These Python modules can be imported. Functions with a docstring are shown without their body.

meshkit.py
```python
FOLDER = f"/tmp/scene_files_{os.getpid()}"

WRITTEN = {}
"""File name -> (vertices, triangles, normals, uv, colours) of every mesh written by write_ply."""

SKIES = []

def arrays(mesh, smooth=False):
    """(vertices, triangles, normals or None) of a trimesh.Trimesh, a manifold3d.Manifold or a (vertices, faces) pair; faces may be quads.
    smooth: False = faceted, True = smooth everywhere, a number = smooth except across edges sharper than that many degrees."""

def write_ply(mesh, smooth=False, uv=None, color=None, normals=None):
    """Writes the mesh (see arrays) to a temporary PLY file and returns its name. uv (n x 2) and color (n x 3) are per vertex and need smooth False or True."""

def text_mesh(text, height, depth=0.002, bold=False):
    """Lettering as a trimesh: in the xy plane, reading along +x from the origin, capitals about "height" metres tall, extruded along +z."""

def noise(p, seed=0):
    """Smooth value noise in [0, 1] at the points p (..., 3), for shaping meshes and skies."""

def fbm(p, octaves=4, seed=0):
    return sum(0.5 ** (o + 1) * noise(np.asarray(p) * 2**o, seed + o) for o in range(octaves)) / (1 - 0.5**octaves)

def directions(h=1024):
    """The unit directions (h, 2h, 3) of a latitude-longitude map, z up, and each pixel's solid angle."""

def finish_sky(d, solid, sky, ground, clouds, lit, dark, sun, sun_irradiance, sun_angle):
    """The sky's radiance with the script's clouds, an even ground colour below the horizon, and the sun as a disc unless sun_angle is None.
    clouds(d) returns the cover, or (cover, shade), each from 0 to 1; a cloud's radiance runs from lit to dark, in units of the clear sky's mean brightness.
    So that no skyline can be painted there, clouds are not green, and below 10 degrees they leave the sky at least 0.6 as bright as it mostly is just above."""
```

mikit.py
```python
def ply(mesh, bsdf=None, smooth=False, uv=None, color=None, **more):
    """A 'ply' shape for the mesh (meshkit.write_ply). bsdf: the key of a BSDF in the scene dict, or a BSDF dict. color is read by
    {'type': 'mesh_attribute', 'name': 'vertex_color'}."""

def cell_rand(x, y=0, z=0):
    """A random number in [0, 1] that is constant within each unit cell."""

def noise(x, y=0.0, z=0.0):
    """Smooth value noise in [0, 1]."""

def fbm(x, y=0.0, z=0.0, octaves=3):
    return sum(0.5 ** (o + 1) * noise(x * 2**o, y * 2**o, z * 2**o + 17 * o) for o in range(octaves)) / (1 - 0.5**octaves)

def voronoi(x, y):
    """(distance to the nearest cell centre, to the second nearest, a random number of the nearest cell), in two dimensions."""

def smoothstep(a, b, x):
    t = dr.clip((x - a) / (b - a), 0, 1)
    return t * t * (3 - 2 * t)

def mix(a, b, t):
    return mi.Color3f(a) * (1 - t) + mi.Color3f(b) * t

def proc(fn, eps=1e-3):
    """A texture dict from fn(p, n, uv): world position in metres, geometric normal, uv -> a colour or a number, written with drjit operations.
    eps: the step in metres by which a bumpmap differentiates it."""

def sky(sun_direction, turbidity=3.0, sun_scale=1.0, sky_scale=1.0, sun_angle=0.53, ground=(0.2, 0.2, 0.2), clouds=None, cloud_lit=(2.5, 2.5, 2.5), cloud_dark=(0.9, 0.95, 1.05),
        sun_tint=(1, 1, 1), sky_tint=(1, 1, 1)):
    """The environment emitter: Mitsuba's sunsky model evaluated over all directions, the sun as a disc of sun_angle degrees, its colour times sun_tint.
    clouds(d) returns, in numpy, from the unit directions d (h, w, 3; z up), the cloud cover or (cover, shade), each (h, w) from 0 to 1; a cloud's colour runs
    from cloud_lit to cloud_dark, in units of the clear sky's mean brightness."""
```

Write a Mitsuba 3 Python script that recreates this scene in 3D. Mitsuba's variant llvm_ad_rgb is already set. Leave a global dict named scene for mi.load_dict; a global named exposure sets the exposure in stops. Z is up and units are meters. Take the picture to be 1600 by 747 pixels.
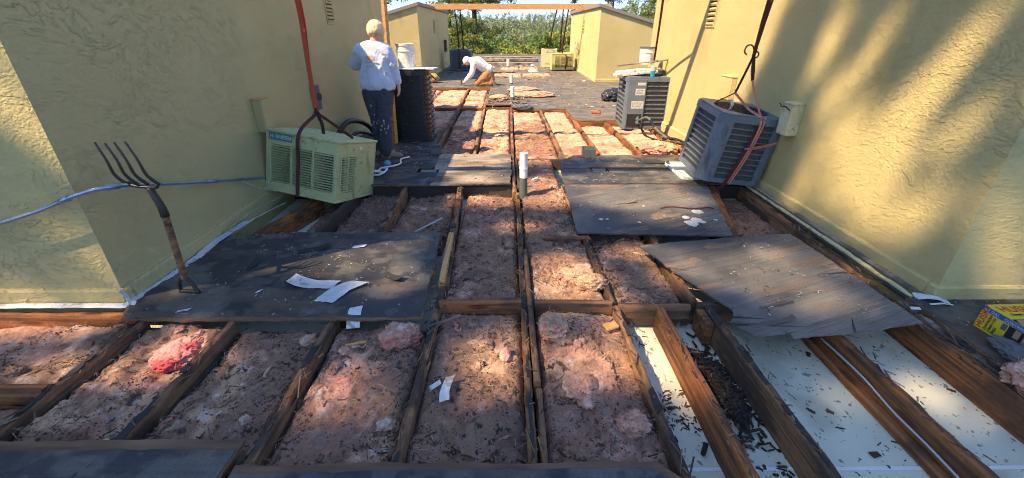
import math, numpy as np, trimesh, drjit as dr, mitsuba as mi, mikit, meshkit
from manifold3d import Manifold, CrossSection, Mesh as MMesh
from shapely.geometry import Polygon, box as sbox
from shapely import affinity
from mikit import fbm, noise, smoothstep, mix, proc, voronoi

scene, labels = {}, {}
T = mi.ScalarTransform4f
# ---------------------------------------------------------------- camera, daylight, exposure
PITCH, YAW, EYE = math.radians(26.4), math.radians(0.4), 1.62
look = [math.sin(YAW) * math.cos(PITCH), math.cos(YAW) * math.cos(PITCH), -math.sin(PITCH)]
scene['camera'] = {'type': 'perspective', 'fov': 2 * math.degrees(math.atan(800 / 660.0)), 'fov_axis': 'x', 'near_clip': 0.02, 'far_clip': 3000.0,
                   'to_world': T().look_at(origin=[0, 0, EYE], target=[look[0], look[1], EYE + look[2]], up=[0, 0, 1])}
SUN = np.array([-1.0, -0.58, 1.36]); SUN /= np.linalg.norm(SUN)
exposure = 2.8
scene['sky'] = mikit.sky(SUN.tolist(), turbidity=3, ground=(0.16, 0.15, 0.10), sun_tint=(1.0, 0.89, 0.70), sky_scale=1.15, sky_tint=(0.93, 0.98, 1.10))

# ---------------------------------------------------------------- materials
def plain(name, rgb, rough=0.6, **kw):
    scene[name] = {'type': 'twosided', 'bsdf': {'type': 'principled', 'base_color': {'type': 'rgb', 'value': list(rgb)}, 'roughness': rough, 'specular': kw.pop('specular', 0.4), **kw}}

def pm(name, color, rough=0.8, bump=None, bscale=0.004, eps=0.002, **kw):
    b = {'type': 'principled', 'base_color': proc(color) if callable(color) else color, 'roughness': rough, 'specular': kw.pop('specular', 0.3), **kw}
    if bump is not None:
        b = {'type': 'bumpmap', 'arbitrary': proc(bump, eps), 'scale': bscale, 'bsdf': b}
    scene[name] = {'type': 'twosided', 'bsdf': b}

VC = {'type': 'mesh_attribute', 'name': 'vertex_color'}

def stucco_height(p, n, uv):
    """skip-trowel plaster: flat islands with raised torn edges, long in the trowel's direction"""
    q = p.x + p.y
    w1, w2 = fbm(q * 3.2, p.z * 3.2, 3.3, 3), fbm(q * 3.2 + 40, p.z * 3.2, 8.3, 3)
    a = fbm(q * 19 + w1 * 6, p.z * 29 + w2 * 8, 0.7, 4)
    zone = smoothstep(0.36, 0.60, fbm(q * 1.9, p.z * 2.3, 7.7, 3))
    isl = smoothstep(0.500, 0.522, a) - 0.45 * smoothstep(0.53, 0.66, a)
    fine = fbm(q * 60 - p.z * 20, p.z * 100, 2.0, 2)
    return isl * (0.15 + 0.85 * zone) * 0.5 + fbm(q * 3.0, p.z * 3.0, 1.0, 3) * 0.8 + fine * 0.25

def stucco_color(p, n, uv):
    a = fbm(p.x * 1.1, p.y * 1.1, p.z * 1.1, 4)
    g = noise(p.x * 60, p.y * 60, p.z * 60)
    c = mix((0.465, 0.388, 0.182), (0.535, 0.450, 0.222), a)
    st = smoothstep(0.60, 0.80, fbm(p.x * 1.7 + p.y * 1.7, p.z * 0.7, 9.0, 4))
    c = mix(c, (0.39, 0.325, 0.15), st * 0.6)
    return c * (0.93 + 0.10 * g)

pm('stucco', stucco_color, 0.9, stucco_height, 0.017, 0.002, specular=0.2)

def deck_paint(lo, hi, dustc, brownc):
    def fn(p, n, uv):
        gx = fbm(p.x * 3, p.y * 60, p.z, 3)
        blot = fbm(p.x * 1.6, p.y * 1.6, 4.0, 4)
        dust = smoothstep(0.46, 0.66, fbm(p.x * 5 + 30, p.y * 7, 1.0, 4))
        c = mix(mix(lo, hi, blot), dustc, dust * 0.5) * (0.86 + 0.28 * gx)
        c = mix(c, dustc, smoothstep(0.60, 0.63, fbm(p.x * 8 + 3, p.y * 10, 6.0, 4)) * 0.28)
        c = mix(c, lo, smoothstep(0.56, 0.66, fbm(p.x * 5 + 70, p.y * 5, 6.0, 4)) * 0.5)
        gr = noise(p.x * 240, p.y * 240, 2.0)
        c = mix(c, brownc, smoothstep(0.60, 0.74, fbm(p.x * 2.2 + 11, p.y * 6, 0.0, 4)) * 0.45)
        return c * (0.8 + 0.4 * gr)
    return fn

def deck_bump(p, n, uv):
    return fbm(p.x * 6, p.y * 90, p.z * 6, 3) * 0.6 + noise(p.x * 180, p.y * 180, 1.0) * 0.4

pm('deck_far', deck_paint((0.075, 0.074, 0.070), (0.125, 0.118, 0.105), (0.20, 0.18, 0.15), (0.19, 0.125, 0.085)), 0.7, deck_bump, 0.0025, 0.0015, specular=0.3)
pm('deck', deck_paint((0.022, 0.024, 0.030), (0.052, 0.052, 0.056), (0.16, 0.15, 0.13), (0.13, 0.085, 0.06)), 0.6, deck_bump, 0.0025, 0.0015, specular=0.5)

def board_color(p, n, uv):      # weathered bare plywood stained black, grain running down the length
    u, v = p.x * 0.93 + p.y * 0.36, p.y * 0.93 - p.x * 0.36
    g = fbm(u * 4, v * 75, 3.0, 3)
    blot = smoothstep(0.30, 0.75, fbm(p.x * 1.9 + 5, p.y * 1.9, 8.0, 4))
    c = mix((0.062, 0.064, 0.070), (0.175, 0.165, 0.152), blot)
    line = smoothstep(0.62, 0.72, noise(u * 2.5, v * 160, 5.0)) * smoothstep(0.4, 0.6, noise(u * 1.1, v * 6, 2.0))
    c = mix(c, (0.20, 0.14, 0.10), smoothstep(0.60, 0.68, fbm(u * 3 + 7, v * 9, 4.0, 4)) * 0.6)
    return c * (0.76 + 0.48 * g) * (1 - 0.3 * line) * (0.85 + 0.3 * noise(p.x * 200, p.y * 200, 1.0))

def board_bump(p, n, uv):
    u, v = p.x * 0.93 + p.y * 0.36, p.y * 0.93 - p.x * 0.36
    return fbm(u * 5, v * 110, p.z * 5, 3)

pm('board', board_color, 0.62, board_bump, 0.0022, 0.0015, specular=0.4)

def pale_color(p, n, uv):      # grey weathered plywood
    g = fbm(p.x * 3, p.y * 70, 3.0, 3)
    blot = fbm(p.x * 2.4, p.y * 5, 1.0, 4)
    c = mix((0.10, 0.085, 0.075), (0.30, 0.25, 0.20), smoothstep(0.3, 0.7, blot))
    return c * (0.65 + 0.7 * g)
pm('ply_brown', lambda p, n, uv: mix((0.22, 0.13, 0.075), (0.10, 0.06, 0.04), fbm(p.x * 4, p.y * 60, p.z * 60, 3)) * (0.6 + 0.8 * fbm(p.x * 5, p.y * 9, 2.0, 3)), 0.85)
pm('pale_ply', pale_color, 0.8, deck_bump, 0.004, 0.0015)

def wood(light, dark, stain, amount, axis):
    def fn(p, n, uv):
        a, b = (p.y, p.x) if axis == 'y' else (p.x, p.y)
        g = fbm(a * 1.6, b * 55, p.z * 42, 3)
        kn, _, kr = voronoi(a * 1.7 + 3, b * 5 + p.z * 8)
        kn = 1 - smoothstep(0.07, 0.16, kn) * 1.0
        split = smoothstep(0.70, 0.74, noise(a * 1.1 + 9, b * 90, p.z * 70))
        ring = noise(a * 1.2 + 4, b * 24 + p.z * 10, p.z * 26)
        c = mix(light, dark, smoothstep(0.3, 0.75, g) * 0.7 + 0.3 * ring)
        s = fbm(p.x * 4.5 + 3, p.y * 4.5, p.z * 7, 4)
        k = noise(p.x * 70, p.y * 70, p.z * 70)
        c = mix(c, mi.Color3f(dark) * 0.45, kn * 0.8 * (kr > 0.5) + split * 0.55)
        return mix(c, stain, smoothstep(0.94 - amount, 1.26 - amount, s + 0.08 + (g - 0.5) * 0.35) * 0.85) * (0.85 + 0.3 * k)
    return fn

def wood_bump(axis):
    def fn(p, n, uv):
        a, b = (p.y, p.x) if axis == 'y' else (p.x, p.y)
        return fbm(a * 3, b * 110, p.z * 90, 3)
    return fn

for ax in 'xy':
    pm('old_wood_' + ax, wood((0.29, 0.155, 0.078), (0.145, 0.078, 0.045), (0.055, 0.042, 0.036), 0.50, ax), 0.85, wood_bump(ax), 0.004, 0.0015)
    pm('orange_wood_' + ax, wood((0.36, 0.145, 0.052), (0.20, 0.072, 0.030), (0.075, 0.042, 0.028), 0.47, ax), 0.7, wood_bump(ax), 0.0022, 0.0015)
pm('new_wood', wood((0.62, 0.36, 0.14), (0.50, 0.26, 0.09), (0.36, 0.20, 0.09), 0.3, 'y'), 0.7)
plain('dark_wood', (0.055, 0.042, 0.035), 0.9)

def ins_color(dirt, base=(0.55, 0.29, 0.22)):
    def fn(p, n, uv):
        d = fbm(p.x * 3.3, p.y * 3.3, 2.0 + p.z * 4, 4)
        f = fbm(p.x * 34, p.y * 34, p.z * 30, 3)
        k = noise(p.x * 120, p.y * 120, p.z * 100)
        r = smoothstep(0.60, 0.74, fbm(p.x * 4.1 + 20, p.y * 4.1, 5.0, 3))
        m = fbm(p.x * 13, p.y * 13, p.z * 9 + 3, 4); m2 = fbm(p.x * 21 + 50, p.y * 17, p.z * 12, 3)
        c = mix(base, (0.52, 0.33, 0.21), smoothstep(0.35, 0.65, fbm(p.x * 2.1 + 9, p.y * 2.1, 1.0, 3)))
        c = mix(c, (0.66, 0.53, 0.46), smoothstep(0.57, 0.66, m2) * 0.6)
        c = mix(c, (0.58, 0.15, 0.12), r * (0.5 if dirt > 0.3 else 0.25) * smoothstep(0.35, 0.55, m2))
        c = mix(c, (0.20, 0.115, 0.078), smoothstep(0.63 - dirt * 0.40, 0.74 - dirt * 0.36, d * 0.5 + m * 0.5) * 0.75)
        c = mix(c, (0.085, 0.055, 0.042), smoothstep(0.60, 0.70, m * 0.6 + f * 0.4) * dirt * 1.1)
        c = mix(c, (0.045, 0.033, 0.028), smoothstep(0.60, 0.66, f * 0.55 + k * 0.45) * dirt * 1.2)
        return c * (0.72 + 0.50 * k)
    return fn

def ins_bump(p, n, uv):
    return fbm(p.x * 45, p.y * 45, p.z * 45, 3)

pm('insulation', ins_color(0.62), 0.95, ins_bump, 0.005, 0.003, specular=0.05)
pm('insulation_clean', ins_color(0.32, (0.56, 0.30, 0.215)), 0.95, ins_bump, 0.004, 0.003, specular=0.05)
pm('insulation_brown', ins_color(0.74, (0.44, 0.25, 0.19)), 0.95, ins_bump, 0.005, 0.003, specular=0.05)

def ceil_color(p, n, uv):
    sp = smoothstep(0.70, 0.78, fbm(p.x * 40, p.y * 40, 1.0, 3))
    big = smoothstep(0.58, 0.72, fbm(p.x * 2.5, p.y * 2.5, 3.0, 4))
    c = mix((0.66, 0.65, 0.51), (0.51, 0.49, 0.37), big)
    return mix(c, (0.16, 0.13, 0.10), sp * 0.8)
pm('drywall', ceil_color, 0.85)

def metal_noise(a, b, s=6.0):
    def fn(p, n, uv):
        d = fbm(p.x * s, p.y * s, p.z * s, 4)
        st = smoothstep(0.62, 0.78, fbm(p.x * 14 + 3, p.y * 14, p.z * 3, 3))
        sc = smoothstep(0.70, 0.73, fbm(p.x * 30, p.y * 30, p.z * 30 + 9, 3))          # scuffs and rust specks
        c = mix(mix(a, b, d), (b[0] * 0.55, b[1] * 0.5, b[2] * 0.42), st * 0.65)
        return mix(c, (0.16, 0.085, 0.045), sc * 0.5) * (0.92 + 0.16 * noise(p.x * 60, p.y * 60, p.z * 60))
    return fn
pm('green_paint', metal_noise((0.50, 0.53, 0.27), (0.41, 0.44, 0.22)), 0.5)
pm('gray_paint', metal_noise((0.145, 0.185, 0.235), (0.10, 0.13, 0.17)), 0.42)
pm('black_paint', metal_noise((0.030, 0.033, 0.040), (0.016, 0.018, 0.022)), 0.35, specular=0.5)
pm('cream_paint', metal_noise((0.62, 0.58, 0.36), (0.52, 0.48, 0.28)), 0.5)
pm('sky_tinted_steel', metal_noise((0.34, 0.45, 0.63), (0.27, 0.36, 0.50)), 0.3, metallic=0.7)  # blue of the reflected sky is put into the metal colour
pm('bare_flashing', metal_noise((0.62, 0.66, 0.70), (0.45, 0.46, 0.46), 9), 0.4)
plain('white_plastic', (0.78, 0.78, 0.75), 0.4)
pm('charred', ins_color(0.9, (0.11, 0.075, 0.06)), 0.95, ins_bump, 0.005, 0.003)
pm('white_paper', lambda p, n, uv: mix((0.64, 0.65, 0.65), (0.36, 0.31, 0.25), smoothstep(0.52, 0.66, fbm(p.x * 16, p.y * 16, p.z * 16, 4))) * (0.85 + 0.2 * noise(p.x * 90, p.y * 90, p.z * 90)), 0.8)
plain('sticker', (0.46, 0.48, 0.49), 0.6)
pm('coil_fins', lambda p, n, uv: mix((0.13, 0.132, 0.135), (0.09, 0.088, 0.085), fbm(p.x * 20, p.y * 20, p.z * 20, 2)), 0.6)
plain('window_pane', (0.05, 0.055, 0.06), 0.15, specular=0.6)
plain('fin_gray', (0.11, 0.115, 0.12), 0.5)
pm('insulation_red', lambda p, n, uv: mix((0.58, 0.10, 0.10), (0.60, 0.30, 0.25), smoothstep(0.40, 0.62, fbm(p.x * 12, p.y * 12, p.z * 12, 4))) * (0.75 + 0.4 * noise(p.x * 110, p.y * 110, p.z * 110)), 0.95, ins_bump, 0.004, 0.003, specular=0.05)
pm('insulation_pink', ins_color(0.15, (0.60, 0.24, 0.20)), 0.95, ins_bump, 0.004, 0.003, specular=0.05)
plain('bag_black', (0.03, 0.032, 0.042), 0.25, specular=0.6)
plain('bag_gray', (0.10, 0.105, 0.12), 0.25, specular=0.6)
plain('card_yellow', (0.42, 0.28, 0.06), 0.8)
plain('print_orange', (0.62, 0.34, 0.26), 0.8)
plain('print_gray', (0.42, 0.46, 0.56), 0.8)
plain('blue_tape', (0.10, 0.28, 0.55), 0.5)
plain('blue_scrap', (0.40, 0.55, 0.68), 0.7)
plain('black_rubber', (0.018, 0.018, 0.02), 0.5)
plain('black_iron', (0.025, 0.023, 0.022), 0.4)
plain('ink', (0.02, 0.02, 0.022), 0.6)
plain('red_ink', (0.55, 0.03, 0.025), 0.5)
plain('yellow_card', (0.66, 0.50, 0.03), 0.5)
plain('blue_ink', (0.02, 0.11, 0.38), 0.5)
plain('card_brown', (0.34, 0.22, 0.12), 0.8)
plain('blue_plastic', (0.02, 0.30, 0.46), 0.35)
plain('teal_ink', (0.03, 0.17, 0.20), 0.5)
plain('orange_webbing', (0.52, 0.075, 0.035), 0.7)
plain('maroon_webbing', (0.085, 0.018, 0.022), 0.7)
plain('dark_webbing', (0.03, 0.018, 0.02), 0.7)
plain('pink_webbing', (0.50, 0.20, 0.16), 0.7)
plain('skin', (0.56, 0.33, 0.24), 0.55)
plain('hair', (0.68, 0.54, 0.34), 0.6)
plain('shirt', (0.54, 0.62, 0.78), 0.85)
plain('trousers_black', (0.048, 0.056, 0.080), 0.85)
plain('trousers_tan', (0.40, 0.20, 0.085), 0.9)
plain('boot', (0.26, 0.19, 0.13), 0.8)
pm('yellow_paint', metal_noise((0.56, 0.52, 0.23), (0.48, 0.44, 0.19)), 0.5)
plain('sole', (0.10, 0.085, 0.075), 0.8)
plain('cap_white', (0.75, 0.75, 0.74), 0.8)
plain('pot_metal', (0.10, 0.12, 0.12), 0.55)
plain('green_glass', (0.16, 0.20, 0.18), 0.4)
plain('brick_red', (0.36, 0.10, 0.06), 0.85)
plain('felt_black', (0.028, 0.028, 0.030), 0.7)
plain('roof_gray', (0.20, 0.19, 0.18), 0.85)
pm('chip', VC, 0.9)
scene['leaf'] = {'type': 'twosided', 'bsdf': {'type': 'principled', 'base_color': VC, 'roughness': 0.7, 'specular': 0.3}}
pm('bark', lambda p, n, uv: mix((0.10, 0.075, 0.055), (0.035, 0.028, 0.022), fbm(p.x * 9 + p.y * 9, p.z * 1.6, 1.0, 4)), 0.95)
pm('earth', lambda p, n, uv: mix((0.10, 0.10, 0.045), (0.05, 0.07, 0.025), fbm(p.x * 0.05, p.y * 0.05, 1.0, 4)), 0.95)

# ---------------------------------------------------------------- helpers
def taken(k): return k in scene or k in labels
def numbered(name):
    if not taken(name): return name
    i = 1
    while taken(f'{name}_{i:03d}'): i += 1
    return f'{name}_{i:03d}'

def thing(name, label, cat, group=None):
    k = numbered(name); labels[k] = {'label': label, 'category': cat}
    if group: labels[k]['group'] = group
    return k

def setting(name):
    labels[name] = {'kind': 'structure'}; return name

def part(parent, name, mesh, mat, smooth=False, label=None, kind=None, **kw):
    k = numbered(parent + '__' + name)
    scene[k] = mikit.ply(mesh, mat, smooth, **kw)
    if label or kind:
        labels[k] = {}
        if label: labels[k]['label'] = label
        if kind: labels[k]['kind'] = kind
    return k

def solo(name, label, cat, mesh, mat, smooth=False, group=None, kind=None, **kw):
    k = thing(name, label, cat, group)
    scene[k] = mikit.ply(mesh, mat, smooth, **kw)
    if kind: labels[k]['kind'] = kind
    return k

def V(*a): return np.array(a, float)
def cat(ms): return trimesh.util.concatenate([m for m in ms if m is not None])
def tm(v, f): return trimesh.Trimesh(np.asarray(v, float), np.asarray(f), process=False)
def tri(m):
    mm = m.to_mesh(); return tm(np.array(mm.vert_properties)[:, :3], np.array(mm.tri_verts))

def bx(x0, x1, y0, y1, z0, z1, c=0.003):
    """box with chamfered edges"""
    c = min(c, (x1 - x0) * .3, (y1 - y0) * .3, (z1 - z0) * .3)
    P = []
    for i in (0, 1):
        for j in (0, 1):
            for k in (0, 1):
                x, y, z = (x0, x1)[i], (y0, y1)[j], (z0, z1)[k]
                sx, sy, sz = (c, -c)[i], (c, -c)[j], (c, -c)[k]
                P += [[x + sx, y + sy, z], [x + sx, y, z + sz], [x, y + sy, z + sz]]
    return tri(Manifold.hull_points(np.array(P)))

def rot(ax, deg):
    return trimesh.transformations.rotation_matrix(math.radians(deg), {'x': [1, 0, 0], 'y': [0, 1, 0], 'z': [0, 0, 1]}.get(ax, ax))[:3, :3]

def xf(m, R=None, t=(0, 0, 0)):
    v = np.asarray(m.vertices)
    if R is not None: v = v @ np.asarray(R).T
    return tm(v + np.asarray(t, float), m.faces)

def sweep(pts, prof, up=(0, 0, 1), caps=True, scale=None):
    """profile (k,2) swept along points; prof x -> side, prof y -> up"""
    P = np.asarray(pts, float); K = len(prof); n = len(P)
    t = np.gradient(P, axis=0); t /= np.linalg.norm(t, axis=1, keepdims=True)
    upv = np.asarray(up, float); rows = []
    s0 = None
    for i in range(n):
        s = np.cross(t[i], upv)
        if np.linalg.norm(s) < 0.15: s = s0 if s0 is not None else np.cross(t[i], V(0.3, 1, 0.1))
        s = s - t[i] * (s @ t[i]); s /= np.linalg.norm(s)
        if s0 is not None and s @ s0 < 0: s = -s
        s0 = s; u = np.cross(s, t[i])
        k = 1 if scale is None else scale[i]
        rows.append(P[i] + np.outer(np.asarray(prof)[:, 0] * k, s) + np.outer(np.asarray(prof)[:, 1] * k, u))
    v = np.vstack(rows); f = []
    for i in range(n - 1):
        for j in range(K):
            a, b = i * K + j, i * K + (j + 1) % K
            f += [[a, b, b + K], [a, b + K, a + K]]
    if caps:
        v = np.vstack([v, P[0], P[-1]])
        for j in range(K):
            f += [[len(v) - 2, (j + 1) % K, j], [len(v) - 1, (n - 1) * K + j, (n - 1) * K + (j + 1) % K]]
    m = tm(v, f); m.fix_normals() if False else None
    return m

def circ(r, k=8):
    a = np.arange(k) * 2 * math.pi / k
    return np.stack([r * np.cos(a), r * np.sin(a)], 1)

def curve(pts, n=24):
    """Catmull-Rom through the points"""
    P = np.asarray(pts, float); P = np.vstack([2 * P[0] - P[1], P, 2 * P[-1] - P[-2]])
    out = []
    for i in range(1, len(P) - 2):
        for t in np.linspace(0, 1, max(2, n // (len(P) - 3)), endpoint=False):
            a, b, c, d = P[i - 1:i + 3]
            out.append(0.5 * (2 * b + (c - a) * t + (2 * a - 5 * b + 4 * c - d) * t * t + (3 * b - a - 3 * c + d) * t ** 3))
    out.append(P[-2]); return np.array(out)

def tube(pts, r, k=8, up=(0, 0, 1)):
    r = np.broadcast_to(r, len(pts)); return sweep(pts, circ(1, k), up, True, r)

def lumber(p0, p1, w, h, seed=0, rough=0.0025, rotten=0.0, step=0.05):
    """a board whose top face centre runs p0..p1, weathered: wavy faces, rounded and broken top edges"""
    p0, p1 = V(*p0), V(*p1); L = np.linalg.norm(p1 - p0); n = max(2, int(L / step)); t = np.linspace(0, 1, n + 1)
    c = min(0.004, w * .2)
    prof = np.array([[-w / 2, -h], [w / 2, -h], [w / 2, -h * .5], [w / 2, -c * 2], [w / 2 - c, 0], [w / 6, 0], [-w / 6, 0], [-w / 2 + c, 0], [-w / 2, -c * 2], [-w / 2, -h * .5]])
    m = sweep(p0 + np.outer(t, p1 - p0), prof, (0, 0, 1))
    v = m.vertices.copy(); K = len(prof); N = K * (n + 1)
    q = v * [9, 9, 14] + seed * 3.7
    v[:, 0] += (meshkit.fbm(q, 3, seed) - .5) * 2 * rough; v[:, 1] += (meshkit.fbm(q + 50, 3, seed) - .5) * 2 * rough; v[:, 2] += (meshkit.fbm(q + 90, 3, seed) - .5) * 2 * rough
    if rotten:
        i = np.arange(N) % K
        top = (i >= 3) & (i <= 8)
        d = np.clip(meshkit.fbm(v[:N] * 11 + seed, 3, seed + 5) - .45, 0, 1) * rotten * 3
        edge = np.where((i == 4) | (i == 7) | (i == 3) | (i == 8), 1.0, 0.45)
        v[:N, 2] -= np.where(top, d * edge, 0)
    return tm(v, m.faces)

def rag(poly, amp=0.012, step=0.04, seed=0):
    """polygon with torn, splintered edges"""
    r = np.random.default_rng(seed); P = np.asarray(poly, float); out = []
    for i in range(len(P)):
        a, b = P[i], P[(i + 1) % len(P)]; L = np.linalg.norm(b - a); n = max(1, int(L / step)); nrm = V(-(b - a)[1], (b - a)[0]) / L
        for t in np.arange(n) / n:
            q = a + (b - a) * t
            d = (meshkit.fbm(np.array([[q[0] * 7, q[1] * 7, seed]]), 3, seed)[0] - .5) * 2 * amp + (r.random() - .5) * amp * .8
            out.append(q + nrm * (d if 0 < t else 0))
    g = Polygon(out)
    return g if g.is_valid else g.buffer(0)

def slab(poly, z, th, seed=0, warp=0.0, tilt=None, sub=0.12):
    """sheet of plywood: polygon extruded, gently warped. tilt: function (x,y)->dz"""
    g = max(getattr(poly, 'geoms', [poly]), key=lambda q: q.area)
    m = trimesh.creation.extrude_polygon(g, th, engine='earcut')
    v, f = m.vertices, m.faces
    if warp or tilt is not None:
        v, f = trimesh.remesh.subdivide_to_size(v, f, sub, max_iter=12)
    v = np.array(v); v[:, 2] += z
    if warp: v[:, 2] += (meshkit.fbm(np.c_[v[:, :2] * 1.3, np.full(len(v), seed)], 2, seed) - .5) * 2 * warp
    if tilt is not None: v[:, 2] += tilt(v[:, 0], v[:, 1])
    return tm(v, f)

def chips(n, xf_, zf, ln, wd, th, seed, cols, pitch=0.25, flat=True, yaw=None):
    """n splinters as one mesh with vertex colours. xf_(rng,n)->xy ; zf(x,y)->z"""
    r = np.random.default_rng(seed); xy = xf_(r, n); n = len(xy)
    z = zf(xy[:, 0], xy[:, 1])
    L = r.uniform(ln[0], ln[1], n) * r.uniform(.4, 1, n); W = r.uniform(wd[0], wd[1], n); H = r.uniform(th[0], th[1], n)
    a = r.uniform(0, math.pi, n) if yaw is None else yaw(r, n); b = r.normal(0, pitch, n)
    d = np.stack([np.cos(a) * np.cos(b), np.sin(a) * np.cos(b), np.sin(b)], 1); s = np.stack([-np.sin(a), np.cos(a), np.zeros(n)], 1); u = np.cross(d, s)
    c = np.c_[xy, z + H * .4 + np.abs(np.sin(b)) * L * .35]
    v = []
    for i in (-1, 1):
        for j in (-1, 1):
            for k in (-1, 1):
                jj = r.uniform(.5, 1.1, n)
                v.append(c + d * (i * L / 2 * r.uniform(.8, 1.1, n))[:, None] + s * (j * W / 2 * jj)[:, None] + u * (k * H / 2)[:, None])
    v = np.stack(v, 1).reshape(-1, 3)
    F = np.array([[0, 1, 3], [0, 3, 2], [4, 6, 7], [4, 7, 5], [0, 4, 5], [0, 5, 1], [2, 3, 7], [2, 7, 6], [0, 2, 6], [0, 6, 4], [1, 5, 7], [1, 7, 3]])
    f = (np.arange(n)[:, None, None] * 8 + F[None]).reshape(-1, 3)
    cols = np.asarray(cols, float); ci = cols[r.integers(0, len(cols), n)] * r.uniform(.7, 1.3, (n, 1))
    return tm(v, f), np.repeat(ci, 8, 0)
# ---------------------------------------------------------------- the opened roof: joists, blocking, decking, insulation, ceiling below
roof = setting('roof')
CEIL = -0.19
for i, (a, b, c, d) in enumerate([(-6, .72, -2, 1.26), (.723, 3.6, -2, 1.253), (-6, .72, 1.263, 4.2), (.723, 3.6, 1.265, 4.2), (-6, 6, 4.203, 12), (-6, 6, 12.003, 31)]):
    part(roof, 'ceiling_panel', bx(a, b, c, d, CEIL - .016, CEIL, .002), 'drywall')

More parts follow.
